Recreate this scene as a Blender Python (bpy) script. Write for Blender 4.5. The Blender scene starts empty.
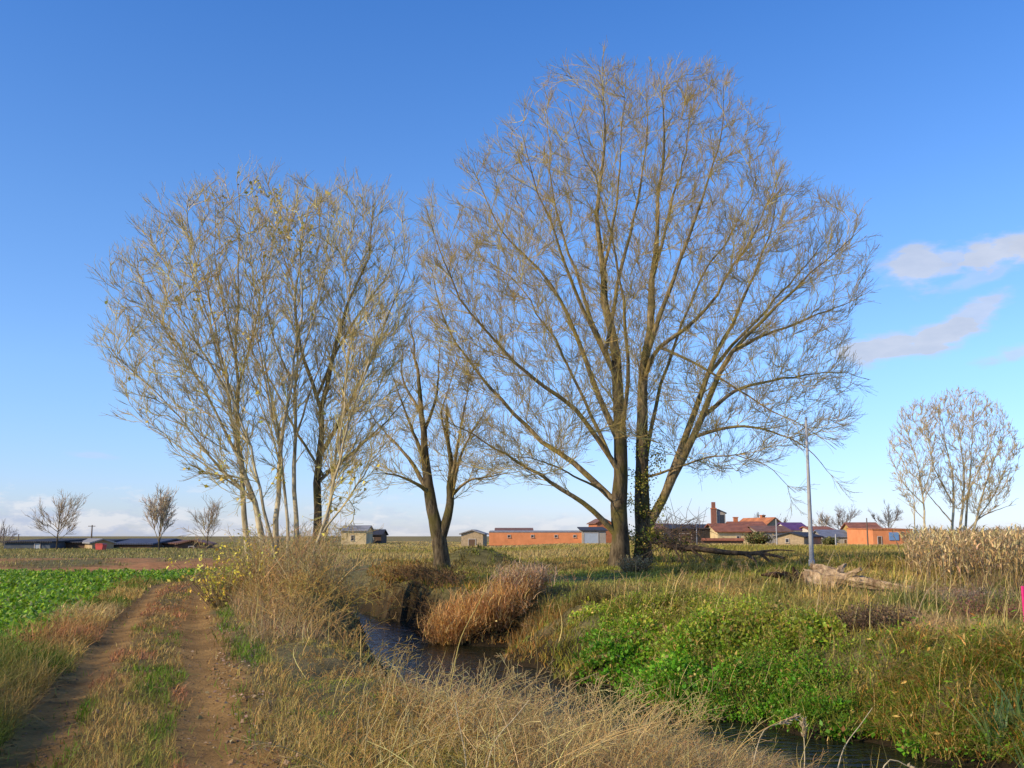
import bpy, math, random
import numpy as np
from mathutils import Vector, Matrix

random.seed(7)
RNG = np.random.default_rng(11)
C = bpy.context.scene.collection
EYE = 2.0
F = 1000.0
PITCH = math.atan((536 - 384) / F)
CP, SP = math.cos(PITCH), math.sin(PITCH)


# ------------------------------------------------------------------ helpers
def PT(px, py, D):
    """a point at depth D (metres ahead) seen at a place of the survey photograph"""
    x = (px - 512) / F
    u = (384 - py) / F
    dy = CP - u * SP
    t = D / dy
    return np.array([x * t, D, EYE + (SP + u * CP) * t])


def PX(px, D):
    """easting of an azimuth on the ground near the horizon, at depth D"""
    u = (384 - 545) / F
    return (px - 512) / F * D / (CP - u * SP)


def smooth(t):
    t = np.clip(t, 0, 1)
    return t * t * (3 - 2 * t)


def _hash(ix, iy, seed):
    n = (ix.astype(np.int64) * 374761393 + iy.astype(np.int64) * 668265263 + seed * 974711) & 0x7FFFFFFF
    n = ((n ^ (n >> 13)) * 1274126177) & 0x7FFFFFFF
    n = n ^ (n >> 16)
    return (n & 0xFFFF) / 65535.0


def vn(x, y, scale, seed=0):
    x = np.asarray(x, float) / scale
    y = np.asarray(y, float) / scale
    ix, iy = np.floor(x), np.floor(y)
    fx, fy = smooth(x - ix), smooth(y - iy)
    a, b = _hash(ix, iy, seed), _hash(ix + 1, iy, seed)
    c, d = _hash(ix, iy + 1, seed), _hash(ix + 1, iy + 1, seed)
    return (a * (1 - fx) + b * fx) * (1 - fy) + (c * (1 - fx) + d * fx) * fy


def fbm(x, y, scale, seed=0):
    return 0.55 * vn(x, y, scale, seed) + 0.3 * vn(x, y, scale * .45, seed + 5) + 0.15 * vn(x, y, scale * .2, seed + 9)


def poly_sd(x, y, pts):
    """signed distance to a polyline; positive on its left-hand side"""
    best = np.full(np.shape(x), 1e18)
    sgn = np.ones(np.shape(x))
    bc = np.zeros(np.shape(x))
    for (ax, ay), (bx, by) in zip(pts[:-1], pts[1:]):
        dx, dy = bx - ax, by - ay
        L2 = dx * dx + dy * dy
        t = np.clip(((x - ax) * dx + (y - ay) * dy) / L2, 0, 1)
        ex, ey = x - (ax + t * dx), y - (ay + t * dy)
        d2 = ex * ex + ey * ey
        cr_ = (dx * (y - ay) - dy * (x - ax)) / math.sqrt(L2)
        tie = np.abs(d2 - best) < 1e-7 * (1 + d2)
        m = np.where(tie, np.abs(cr_) > bc, d2 < best)
        best = np.minimum(d2, best)
        sgn = np.where(m, np.sign(cr_), sgn)
        bc = np.where(m, np.abs(cr_), bc)
    return np.sqrt(best) * np.where(sgn == 0, 1, sgn)


def smooth_poly(pts, n=8):
    P = [np.array(p, float) for p in pts]
    P = [2 * P[0] - P[1]] + P + [2 * P[-1] - P[-2]]
    out = []
    for i in range(1, len(P) - 2):
        for k in range(n):
            t = k / n
            a, b, c, d = P[i - 1], P[i], P[i + 1], P[i + 2]
            out.append(.5 * (2 * b + (c - a) * t + (2 * a - 5 * b + 4 * c - d) * t * t + (3 * b - a - 3 * c + d) * t ** 3))
    out.append(P[-2])
    return np.array(out)


# ------------------------------------------------------------------ terrain
STREAM = smooth_poly([(-9, 62), (-8, 48), (-7.2, 41), (-6.0, 37), (-4.4, 33.6), (-3.5, 30), (-2.5, 26.4), (-1.7, 23.2), (-.5, 20),
                      (.65, 17.2), (1.6, 15.4), (2.7, 14.1), (3.9, 13.0), (5.3, 11.4), (7.4, 9), (11, 5), (20, -4)], 4)
STREAM_X = np.vstack([[(-12, 5000)], STREAM, [(60, -40)]])
TRACK = smooth_poly([(1.5, -6), (-1.4, 3), (-3.3, 8.6), (-4.75, 13), (-6.7, 19.2), (-9.2, 27), (-11.8, 35.7), (-13.6, 42),
                     (-13.2, 47), (-10, 51), (-3, 54), (20, 60)], 4)
WATER_Z = -0.9


def side_stream(x, y):
    return poly_sd(x, y, STREAM_X)


def track_sd(x, y):
    return -poly_sd(x, y, TRACK)


TRACK_X = np.vstack([TRACK[TRACK[:, 1] < 44], [(-16, 50), (-40, 400), (-400, 5000)]])


def track_side(x, y):   # positive right of the track, for its whole imagined length
    return np.where(poly_sd(x, y, TRACK_X) > 0, -1.0, 1.0)


def height(x, y):
    x = np.asarray(x, float)
    y = np.asarray(y, float)
    ds = side_stream(x, y)
    td = np.abs(track_sd(x, y))
    right_of_track = track_side(x, y) > 0
    near = ds < 0
    # land between track and stream, and the crop side
    lev = 0.45 * smooth((y - 13) / 12) * (1 - .9 * smooth((y - 40) / 6)) * smooth((td - 1.3) / 2.0) - 0.12 * smooth((td - 1.4) / 1.6) * smooth((14 - y) / 4)
    zl = np.where(right_of_track, lev, -0.08 * smooth((td - 1.2) / 1.5))
    zl = zl + 0.66 * smooth((y - 57) / 8)
    # far side of the stream
    e0 = np.abs(ds)
    zr = 0.42 + 0.42 * smooth((e0 - 4) / 16) - 0.35 * smooth((x - 9.0) / 8) * smooth((40 - y) / 18) \
        - 0.18 * smooth((e0 - 1.0) / 2.5) * smooth((22 - y) / 6) * 0
    k = smooth(ds / 1.5 * .5 + .5)
    zb = zl * (1 - k) + zr * k
    zb = np.where(y > 62, zl * (1 - smooth((ds + 15) / 30)) + zr * smooth((ds + 15) / 30), zb)
    # channel
    w_far = 4.2 - 3.3 * smooth((y - 27) / 5)
    w_far = w_far - .8 * smooth((x - 3.6) / 3)
    w = np.where(near, 1.7 + 1.6 * smooth((28 - y) / 4), w_far)
    e = (e0 - 0.66) / w
    e = e + (vn(x, y, .9, 3) - .5) * .35 + (fbm(x, y, .7, 8) - .5) * 1.1 * smooth((y - 28) / 3)
    carve = 1 - smooth(e)
    carve = carve * (1 - smooth((y - 42) / 5))
    z = zb * (1 - carve) + (-1.35) * carve
    # ruts, crown of the track
    rut = np.exp(-((td - .85) / .3) ** 2) * (y < 55)
    z = z - 0.07 * rut
    # roughness
    amp = np.where(y < 70, 1, .3) * np.where(td < 1.3, .25, 1)
    z = z + amp * ((fbm(x, y, 2.2, 21) - .5) * .16 + (vn(x, y, .35, 4) - .5) * .05)
    # low spoil mound behind the middle tree
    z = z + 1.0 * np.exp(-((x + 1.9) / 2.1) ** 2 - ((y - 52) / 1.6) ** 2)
    return z


def H(x, y):
    return float(height(np.array([x]), np.array([y]))[0])


# ------------------------------------------------------------------ mesh builders
def link(name, me, mat, parent=None):
    o = bpy.data.objects.new(name, me)
    C.objects.link(o)
    if mat is not None:
        me.materials.append(mat)
    if parent is not None:
        o.parent = parent
    return o


def mesh_arrays(name, V, Q, col=None, smoothf=True):
    """V (n,3), Q (m,k) all faces with k corners, col (n,3)"""
    me = bpy.data.meshes.new(name)
    V = np.ascontiguousarray(V, np.float32)
    Q = np.ascontiguousarray(Q, np.int32)
    k = Q.shape[1]
    me.vertices.add(len(V))
    me.vertices.foreach_set('co', V.ravel())
    me.loops.add(Q.size)
    me.loops.foreach_set('vertex_index', Q.ravel())
    me.polygons.add(len(Q))
    me.polygons.foreach_set('loop_start', np.arange(0, Q.size, k, dtype=np.int32))
    me.polygons.foreach_set('loop_total', np.full(len(Q), k, np.int32))
    me.polygons.foreach_set('use_smooth', np.full(len(Q), smoothf, bool))
    if col is not None:
        at = me.attributes.new('col', 'FLOAT_COLOR', 'POINT')
        c4 = np.ones((len(V), 4), np.float32)
        c4[:, :3] = col
        at.data.foreach_set('color', c4.ravel())
    me.update(calc_edges=True)
    return me


def norm(v):
    return v / np.maximum(np.linalg.norm(v, axis=-1, keepdims=True), 1e-9)


def tubes(P, R, k, col=None):
    """P (N,m,3), R (N,m) -> verts, quads, colours"""
    N, m, _ = P.shape
    T = np.gradient(P, axis=1)
    T = norm(T)
    mean = norm(P[:, -1] - P[:, 0])
    ref = np.where(np.abs(mean[:, 2:3]) > .8, np.array([[1., 0, 0]]), np.array([[0, 0, 1.]]))
    U = norm(np.cross(T, np.broadcast_to(ref[:, None], T.shape)))
    W = np.cross(T, U)
    a = np.arange(k) * 2 * math.pi / k
    ring = P[:, :, None, :] + R[:, :, None, None] * (np.cos(a)[None, None, :, None] * U[:, :, None] + np.sin(a)[None, None, :, None] * W[:, :, None])
    V = ring.reshape(-1, 3)
    idx = np.arange(N * m * k).reshape(N, m, k)
    A = idx[:, :-1, :]
    B = idx[:, 1:, :]
    Q = np.stack([A, np.roll(A, -1, 2), np.roll(B, -1, 2), B], -1).reshape(-1, 4)
    if col is not None:
        col = np.broadcast_to(col.reshape(N, -1, 1, 3), (N, m, k, 3)).reshape(-1, 3)
    return V, Q, col


def join(parts):
    V, Q, K, n = [], [], [], 0
    for v, q, c in parts:
        V.append(v)
        Q.append(q + n)
        K.append(c)
        n += len(v)
    return np.vstack(V), np.vstack(Q), (np.vstack(K) if K[0] is not None else None)


def blades(p, h, w, az, bend, col, segs=3, tipcol=None, face=None):
    """grass blades as tapering strips. p (N,3) h w az bend (N,) col (N,3)"""
    N = len(p)
    t = np.linspace(0, 1, segs + 1)
    lean = np.stack([np.cos(az), np.sin(az), np.zeros(N)], -1)
    fa = az + math.pi / 2 + RNG.normal(0, .5, N) if face is None else face
    wd = np.stack([np.cos(fa), np.sin(fa), np.zeros(N)], -1)
    mid = p[:, None] + lean[:, None] * (h * bend)[:, None, None] * (t ** 1.7)[None, :, None]
    zz = h[:, None] * (t[None] - .45 * np.minimum(bend, 1.6)[:, None] * t[None] ** 2.2)
    mid = mid + np.stack([np.zeros_like(zz), np.zeros_like(zz), zz], -1)
    wig = RNG.normal(0, .10, N) * h
    ph = RNG.uniform(1.5, 4.5, N)
    mid = mid + np.stack([-np.sin(az), np.cos(az), np.zeros(N)], -1)[:, None] * (wig[:, None] * np.sin(ph[:, None] * t[None]))[..., None]
    wt = (w[:, None] * .5) * (1 - .93 * t[None] ** 1.5)
    L = mid - wd[:, None] * wt[..., None]
    Rr = mid + wd[:, None] * wt[..., None]
    V = np.stack([L, Rr], 2).reshape(-1, 3)
    idx = np.arange(N * (segs + 1) * 2).reshape(N, segs + 1, 2)
    Q = np.stack([idx[:, :-1, 0], idx[:, :-1, 1], idx[:, 1:, 1], idx[:, 1:, 0]], -1).reshape(-1, 4)
    tc = col if tipcol is None else tipcol
    cc = col[:, None] * (1 - t)[None, :, None] + tc[:, None] * t[None, :, None]
    cc = np.repeat(cc[:, :, None], 2, 2).reshape(-1, 3)
    return V, Q, cc


def leaves(p, d, n, L, W, col):
    """rhombic folded leaves: p base, d direction, n up-ish normal"""
    d = norm(d)
    s = norm(np.cross(d, n))
    n = np.cross(s, d)
    L = L[:, None]
    W = W[:, None]
    a = p
    b = p + d * L * .45 + s * W * .5 + n * W * .12
    c = p + d * L - n * L * .12
    e = p + d * L * .45 - s * W * .5 + n * W * .12
    V = np.stack([a, b, c, e], 1).reshape(-1, 3)
    Q = np.arange(len(p) * 4).reshape(-1, 4)
    return V, Q, np.repeat(col, 4, 0)


def rdir(N, up=0.0):
    v = RNG.normal(0, 1, (N, 3))
    v[:, 2] += up
    return norm(v)


def mixc(a, b, t):
    t = np.asarray(t)[:, None]
    return np.asarray(a)[None] * (1 - t) + np.asarray(b)[None] * t


def jitter(col, s=.18):
    N = len(col)
    return np.clip(col * (1 + RNG.normal(0, s, (N, 1))) * (1 + RNG.normal(0, s * .35, (N, 3))), .004, .9)


# ------------------------------------------------------------------ materials
def new_mat(name):
    m = bpy.data.materials.new(name)
    m.use_nodes = True
    nt = m.node_tree
    nt.nodes.clear()
    return m, nt


def N_(nt, typ, **kw):
    n = nt.nodes.new(typ)
    for k, v in kw.items():
        setattr(n, k, v)
    return n


def surf_mat(name, col, rough=.85, var=.25, scale=3.0, bump=.15, spec=.3, metallic=0, col2=None, coord='Object'):
    m, nt = new_mat(name)
    out = N_(nt, 'ShaderNodeOutputMaterial')
    b = N_(nt, 'ShaderNodeBsdfPrincipled')
    tc = N_(nt, 'ShaderNodeTexCoord')
    nz = N_(nt, 'ShaderNodeTexNoise')
    nz.inputs['Scale'].default_value = scale
    nz.inputs['Detail'].default_value = 6
    nz.inputs['Roughness'].default_value = .65
    nt.links.new(tc.outputs[coord], nz.inputs['Vector'])
    rp = N_(nt, 'ShaderNodeValToRGB')
    c = np.array(col)
    c2 = np.array(col2) if col2 is not None else c * (1 + var)
    rp.color_ramp.elements[0].position = .3
    rp.color_ramp.elements[1].position = .7
    rp.color_ramp.elements[0].color = (*(c * (1 - var)), 1)
    rp.color_ramp.elements[1].color = (*np.clip(c2, 0, .95), 1)
    nt.links.new(nz.outputs['Fac'], rp.inputs['Fac'])
    nt.links.new(rp.outputs['Color'], b.inputs['Base Color'])
    b.inputs['Roughness'].default_value = rough
    b.inputs['Specular IOR Level'].default_value = spec
    b.inputs['Metallic'].default_value = metallic
    if bump:
        bp = N_(nt, 'ShaderNodeBump')
        bp.inputs['Strength'].default_value = bump
        bp.inputs['Distance'].default_value = .05
        nt.links.new(nz.outputs['Fac'], bp.inputs['Height'])
        nt.links.new(bp.outputs['Normal'], b.inputs['Normal'])
    nt.links.new(b.outputs[0], out.inputs[0])
    return m


def leaf_mat(name, transl=.3, rough=.7, spec=.25, gain=1.0):
    m, nt = new_mat(name)
    out = N_(nt, 'ShaderNodeOutputMaterial')
    at = N_(nt, 'ShaderNodeAttribute', attribute_name='col')
    geo = N_(nt, 'ShaderNodeNewGeometry')
    nz = N_(nt, 'ShaderNodeTexNoise')
    nz.inputs['Scale'].default_value = 14
    nt.links.new(geo.outputs['Position'], nz.inputs['Vector'])
    mr = N_(nt, 'ShaderNodeMapRange')
    mr.inputs['To Min'].default_value = .7 * gain
    mr.inputs['To Max'].default_value = 1.3 * gain
    nt.links.new(nz.outputs['Fac'], mr.inputs['Value'])
    mx = N_(nt, 'ShaderNodeMix', data_type='RGBA', blend_type='MULTIPLY')
    mx.inputs['Factor'].default_value = 1
    nt.links.new(at.outputs['Color'], mx.inputs['A'])
    nt.links.new(mr.outputs['Result'], mx.inputs['B'])
    b = N_(nt, 'ShaderNodeBsdfPrincipled')
    b.inputs['Roughness'].default_value = rough
    b.inputs['Specular IOR Level'].default_value = spec
    nt.links.new(mx.outputs['Result'], b.inputs['Base Color'])
    tr = N_(nt, 'ShaderNodeBsdfTranslucent')
    nt.links.new(mx.outputs['Result'], tr.inputs['Color'])
    ms = N_(nt, 'ShaderNodeMixShader')
    ms.inputs[0].default_value = transl
    nt.links.new(b.outputs[0], ms.inputs[1])
    nt.links.new(tr.outputs[0], ms.inputs[2])
    nt.links.new(ms.outputs[0], out.inputs[0])
    return m


def bark_mat(name, dark, light, scale=9, moss=None, upper=None):
    """fissured bark, stretched along the trunk; optional green algae"""
    m, nt = new_mat(name)
    out = N_(nt, 'ShaderNodeOutputMaterial')
    b = N_(nt, 'ShaderNodeBsdfPrincipled')
    tc = N_(nt, 'ShaderNodeTexCoord')
    mp = N_(nt, 'ShaderNodeMapping')
    mp.inputs['Scale'].default_value = (1, 1, .22)
    nt.links.new(tc.outputs['Object'], mp.inputs['Vector'])
    nz = N_(nt, 'ShaderNodeTexNoise')
    nz.inputs['Scale'].default_value = scale
    nz.inputs['Detail'].default_value = 8
    nz.inputs['Roughness'].default_value = .7
    nt.links.new(mp.outputs[0], nz.inputs['Vector'])
    rp = N_(nt, 'ShaderNodeValToRGB')
    rp.color_ramp.elements[0].position = .36
    rp.color_ramp.elements[1].position = .64
    rp.color_ramp.elements[0].color = (*dark, 1)
    rp.color_ramp.elements[1].color = (*light, 1)
    nt.links.new(nz.outputs['Fac'], rp.inputs['Fac'])
    csrc = rp.outputs['Color']
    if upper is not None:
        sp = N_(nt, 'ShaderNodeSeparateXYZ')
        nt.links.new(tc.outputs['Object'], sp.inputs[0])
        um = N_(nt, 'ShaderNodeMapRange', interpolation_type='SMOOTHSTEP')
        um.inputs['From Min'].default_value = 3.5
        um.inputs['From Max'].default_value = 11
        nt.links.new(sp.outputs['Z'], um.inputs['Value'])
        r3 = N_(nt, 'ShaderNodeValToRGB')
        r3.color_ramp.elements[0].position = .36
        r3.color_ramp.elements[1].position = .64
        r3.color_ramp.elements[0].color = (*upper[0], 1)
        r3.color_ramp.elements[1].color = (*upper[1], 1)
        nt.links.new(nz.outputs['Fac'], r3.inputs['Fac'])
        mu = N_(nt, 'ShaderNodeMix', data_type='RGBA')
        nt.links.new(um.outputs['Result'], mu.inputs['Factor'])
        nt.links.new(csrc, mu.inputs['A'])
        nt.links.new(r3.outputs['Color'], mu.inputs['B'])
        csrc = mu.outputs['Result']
    if moss is not None:
        n2 = N_(nt, 'ShaderNodeTexNoise')
        n2.inputs['Scale'].default_value = .9
        n2.inputs['Detail'].default_value = 5
        nt.links.new(tc.outputs['Object'], n2.inputs['Vector'])
        r2 = N_(nt, 'ShaderNodeValToRGB')
        r2.color_ramp.elements[0].position = .48
        r2.color_ramp.elements[1].position = .62
        nt.links.new(n2.outputs['Fac'], r2.inputs['Fac'])
        mx = N_(nt, 'ShaderNodeMix', data_type='RGBA')
        nt.links.new(r2.outputs['Color'], mx.inputs['Factor'])
        nt.links.new(csrc, mx.inputs['A'])
        mx.inputs['B'].default_value = (*moss, 1)
        csrc = mx.outputs['Result']
    nt.links.new(csrc, b.inputs['Base Color'])
    b.inputs['Roughness'].default_value = .9
    b.inputs['Specular IOR Level'].default_value = .15
    bp = N_(nt, 'ShaderNodeBump')
    bp.inputs['Strength'].default_value = .9
    bp.inputs['Distance'].default_value = .06
    nt.links.new(nz.outputs['Fac'], bp.inputs['Height'])
    nt.links.new(bp.outputs['Normal'], b.inputs['Normal'])
    nt.links.new(b.outputs[0], out.inputs[0])
    return m


def col_mat(name, scale=18, bump=.6, rough=.95, dist=.04):
    """takes its colour from the mesh's 'col' attribute, broken up with noise"""
    m, nt = new_mat(name)
    out = N_(nt, 'ShaderNodeOutputMaterial')
    at = N_(nt, 'ShaderNodeAttribute', attribute_name='col')
    geo = N_(nt, 'ShaderNodeNewGeometry')
    nz = N_(nt, 'ShaderNodeTexNoise')
    nz.inputs['Scale'].default_value = scale
    nz.inputs['Detail'].default_value = 8
    nz.inputs['Roughness'].default_value = .72
    nt.links.new(geo.outputs['Position'], nz.inputs['Vector'])
    n2 = N_(nt, 'ShaderNodeTexNoise')
    n2.inputs['Scale'].default_value = scale * .13
    n2.inputs['Detail'].default_value = 4
    nt.links.new(geo.outputs['Position'], n2.inputs['Vector'])
    ad = N_(nt, 'ShaderNodeMath', operation='ADD')
    nt.links.new(nz.outputs['Fac'], ad.inputs[0])
    nt.links.new(n2.outputs['Fac'], ad.inputs[1])
    mr = N_(nt, 'ShaderNodeMapRange')
    mr.inputs['From Min'].default_value = .65
    mr.inputs['From Max'].default_value = 1.35
    mr.inputs['To Min'].default_value = .55
    mr.inputs['To Max'].default_value = 1.45
    nt.links.new(ad.outputs[0], mr.inputs['Value'])
    mx = N_(nt, 'ShaderNodeMix', data_type='RGBA', blend_type='MULTIPLY')
    mx.inputs['Factor'].default_value = 1
    nt.links.new(at.outputs['Color'], mx.inputs['A'])
    nt.links.new(mr.outputs['Result'], mx.inputs['B'])
    b = N_(nt, 'ShaderNodeBsdfPrincipled')
    b.inputs['Roughness'].default_value = rough
    b.inputs['Specular IOR Level'].default_value = .1
    nt.links.new(mx.outputs['Result'], b.inputs['Base Color'])
    bp = N_(nt, 'ShaderNodeBump')
    bp.inputs['Strength'].default_value = bump
    bp.inputs['Distance'].default_value = dist
    nt.links.new(nz.outputs['Fac'], bp.inputs['Height'])
    nt.links.new(bp.outputs['Normal'], b.inputs['Normal'])
    nt.links.new(b.outputs[0], out.inputs[0])
    return m


M_ground = col_mat('earth', 16, .9, .95, .07)
M_grass = leaf_mat('grass_blade', .28, gain=1.22)
M_green = leaf_mat('green_leaf', .35, .5, .35, gain=1.2)
M_twig = leaf_mat('twig_bark', 0.0, .85, .15, gain=1.1)
M_bark = bark_mat('poplar_bark', (.09, .068, .035), (.40, .30, .16), 7, moss=(.26, .20, .06))
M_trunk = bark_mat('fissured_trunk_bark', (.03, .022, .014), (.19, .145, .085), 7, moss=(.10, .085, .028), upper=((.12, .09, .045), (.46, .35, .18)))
M_birch = bark_mat('young_poplar_bark', (.24, .19, .10), (.68, .58, .38), 6)
M_deadwood = bark_mat('dead_wood', (.12, .07, .035), (.56, .40, .23), 7)


def tag(o, label, cat, group=None, kind=None):
    o['label'] = label
    o['category'] = cat
    if group:
        o['group'] = group
    if kind:
        o['kind'] = kind
    return o


def thing(name, label, cat, loc=(0, 0, 0), group=None, kind=None):
    o = bpy.data.objects.new(name, None)
    C.objects.link(o)
    o.location = loc
    o.empty_display_size = .3
    return tag(o, label, cat, group, kind)


# ------------------------------------------------------------------ the ground
def axis(lo, hi, step, far_lo, far_hi, g=1.09):
    a = list(np.arange(lo, hi + 1e-6, step))
    s, v = step, hi
    while v < far_hi:
        s *= g
        v += s
        a.append(v)
    s, v = step, lo
    pre = []
    while v > far_lo:
        s *= g
        v -= s
        pre.append(v)
    return np.array(pre[::-1] + a)


TAN = np.array((.30, .22, .085))
OLIVE = np.array((.13, .125, .035))
SOIL = np.array((.23, .13, .043))
RED = np.array((.44, .21, .085))
DARK = np.array((.03, .022, .012))


def build_ground():
    xs = axis(-15, 12, .13, -3500, 3500, 1.11)
    ys = axis(2, 40, .15, -60, 5200, 1.06)
    X, Y = np.meshgrid(xs, ys)
    Z = height(X, Y)
    ds = side_stream(X, Y)
    td = np.abs(track_sd(X, Y))
    rt = track_side(X, Y) > 0
    n1 = fbm(X, Y, 3.0, 31)
    n2 = fbm(X, Y, 14.0, 32)
    col = TAN * .55 * n1[..., None] + OLIVE * .9 * (1 - n1[..., None]) + .02
    col = np.broadcast_to(col, X.shape + (3,)).copy()

    def put(mask, c):
        mk = np.clip(mask, 0, 1)[..., None]
        col[:] = col * (1 - mk) + np.asarray(c) * mk
    # far meadow
    far = smooth((Y - 60) / 25)
    put(far, (.27, .205, .08))
    put(far * smooth((n2 - .5) * 5) * .8, (.17, .16, .05))
    # the track
    trk = smooth((1.55 + (n1 - .5) * .9 - td) / .35) * (Y < 62)
    sn = fbm(X, Y, .8, 41)[..., None]
    put(trk, (SOIL * .9) * (1 - sn) + np.array((.47, .275, .09)) * sn)
    put(trk * smooth((.5 - td) / .2) * smooth((n1 - .35) * 6) * .7, (.10, .09, .035))
    # crop soil
    fld = (~rt) * smooth((td - 2.3) / .5) * (Y < 57.5) * (Y > 12)
    put(fld, (.085, .06, .03))
    # bare reddish bank beyond the crop, broken by grass
    bandl = (~rt) * smooth((Y - 57) / 1.5) * smooth((66 + (n2 - .5) * 6 - Y) / 2)
    put(bandl * smooth((fbm(X, Y, 9, 77) - .28) * 9), RED * .95)
    put((~rt) * smooth((Y - 66) / 3) * smooth((115 - Y) / 10) * .8, (.17, .155, .06))
    # stream bed and banks
    put(smooth((-.15 - Z) / .4) * (np.abs(ds) < 5), DARK * 1.1)
    put((ds > 0) * (ds < 4.2) * smooth((Y - 29.5) / 2) * smooth((40 - Y) / 3) * smooth((.35 - Z) / .25), DARK * (.7 + 1.6 * vn(X, Y, .5, 12)[..., None]))  # dark earth of the undercut bank, its shade painted into the colour
    ny, nx = X.shape
    V = np.stack([X, Y, Z], -1).reshape(-1, 3)
    idx = np.arange(nx * ny).reshape(ny, nx)
    Q = np.stack([idx[:-1, :-1], idx[:-1, 1:], idx[1:, 1:], idx[1:, :-1]], -1).reshape(-1, 4)
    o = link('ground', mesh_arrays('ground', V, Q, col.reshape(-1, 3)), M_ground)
    o['kind'] = 'structure'
    o['label'] = 'farmland ground with earth track, stream banks and meadow'


build_ground()


def build_water():
    m, nt = new_mat('stream_water')
    out = N_(nt, 'ShaderNodeOutputMaterial')
    b = N_(nt, 'ShaderNodeBsdfPrincipled')
    b.inputs['Base Color'].default_value = (.012, .016, .008, 1)
    b.inputs['Roughness'].default_value = .13
    b.inputs['IOR'].default_value = 1.33
    b.inputs['Specular IOR Level'].default_value = .5
    geo = N_(nt, 'ShaderNodeNewGeometry')
    mp = N_(nt, 'ShaderNodeMapping')
    mp.inputs['Rotation'].default_value = (0, 0, math.radians(55))
    mp.inputs['Scale'].default_value = (1.0, 2.6, 1)
    nt.links.new(geo.outputs['Position'], mp.inputs['Vector'])
    nz = N_(nt, 'ShaderNodeTexNoise')
    nz.inputs['Scale'].default_value = 2.3
    nz.inputs['Detail'].default_value = 3
    nt.links.new(mp.outputs[0], nz.inputs['Vector'])
    bp = N_(nt, 'ShaderNodeBump')
    bp.inputs['Strength'].default_value = 1.0
    bp.inputs['Distance'].default_value = .10
    nt.links.new(nz.outputs['Fac'], bp.inputs['Height'])
    nt.links.new(bp.outputs['Normal'], b.inputs['Normal'])
    nt.links.new(b.outputs[0], out.inputs[0])
    S = STREAM[(STREAM[:, 1] < 46)]
    T = norm(np.gradient(S, axis=0))
    Nn = np.stack([-T[:, 1], T[:, 0]], -1)
    hw = 3.2
    L = S + Nn * hw
    R = S - Nn * hw
    V = np.stack([np.c_[L, np.full(len(S), WATER_Z)], np.c_[R, np.full(len(S), WATER_Z)]], 1).reshape(-1, 3)
    i = np.arange(len(S) - 1) * 2
    Q = np.stack([i, i + 1, i + 3, i + 2], -1)
    o = link('stream_water', mesh_arrays('stream_water', V, Q), m)
    o['kind'] = 'structure'
    o['label'] = 'narrow stream of dark water reflecting the sky'


build_water()


def resample_n(P, n):
    d = np.linspace(0, 1, len(P))
    t = np.linspace(0, 1, n)
    return np.stack([np.interp(t, d, P[:, i]) for i in range(3)], -1)


def spawn(P, R, dens, t0, ang, lenf, minlen, m, upk, noise, rtip, axis_xy, outk=.35, upbias=.25, rfac=.55, droop=None, t1=.98):
    """children along every parent branch (P (N,M,3), R (N,M)); all vectorised"""
    N, M, _ = P.shape
    Ln = np.linalg.norm(np.diff(P, axis=1), axis=2).sum(1)
    cnt = RNG.poisson(Ln * dens)
    cnt = np.maximum(cnt, 1)
    idx = np.repeat(np.arange(N), cnt)
    n = len(idx)
    t = t0 + (t1 - t0) * RNG.random(n) ** .9
    f = t * (M - 1)
    i = np.minimum(f.astype(int), M - 2)
    fr = (f - i)[:, None]
    p = P[idx, i] * (1 - fr) + P[idx, i + 1] * fr
    T = norm(P[idx, i + 1] - P[idx, i])
    r = R[idx, i] * (1 - fr[:, 0]) + R[idx, i + 1] * fr[:, 0]
    out = np.stack([p[:, 0] - axis_xy[0], p[:, 1] - axis_xy[1], np.zeros(n)], -1)
    out = norm(out)
    s = RNG.normal(0, 1, (n, 3))
    s[:, 2] += upbias
    s += out * outk
    s = s - T * (s * T).sum(1, keepdims=True)
    s = norm(s)
    th = np.radians(RNG.normal(ang, 9, n))[:, None]
    d = T * np.cos(th) + s * np.sin(th)
    L = np.maximum(lenf * Ln[idx] * ((1 - t) * .85 + .18) * RNG.uniform(.55, 1.25, n), minlen * RNG.uniform(.6, 1.3, n))
    pts = [p]
    for j in range(m - 1):
        u = upk if droop is None else upk - droop[idx]
        d = d + RNG.normal(0, noise, (n, 3))
        d[:, 2] += u
        d = norm(d)
        p = p + d * (L / (m - 1))[:, None]
        pts.append(p)
    Pc = np.stack(pts, 1)
    r0 = np.minimum(r * rfac, .007 + .0075 * L)
    r0 = np.maximum(r0, rtip * 1.15)
    tt = np.linspace(0, 1, m)
    Rc = r0[:, None] * (1 - tt[None]) + rtip * tt[None]
    dr = None if droop is None else droop[idx]
    return Pc, Rc, dr


# ------------------------------------------------------------------ vegetation
def scatter(n, dmin, dmax, pxlo=-120, pxhi=1144, power=1.0):
    """ground samples, denser close by"""
    u = RNG.random(n)
    if power == 1.0:
        D = dmin * (dmax / dmin) ** u
    else:
        D = (dmin ** (1 - power) + u * (dmax ** (1 - power) - dmin ** (1 - power))) ** (1 / (1 - power))
    px = RNG.uniform(pxlo, pxhi, n)
    x = (px - 512) / F * D * 1.02
    return x, D, px


def tuft(x, y, px, k, s=.05):
    n = len(x)
    X = np.repeat(x, k) + RNG.normal(0, 1, n * k) * np.repeat(s + y * .0012, k)
    Y = np.repeat(y, k) + RNG.normal(0, 1, n * k) * np.repeat(s + y * .0012, k)
    return X, Y, np.repeat(px, k), np.repeat(RNG.random(n), k), np.repeat(RNG.random(n), k), np.arctan2(Y - np.repeat(y, k), X - np.repeat(x, k))


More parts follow.
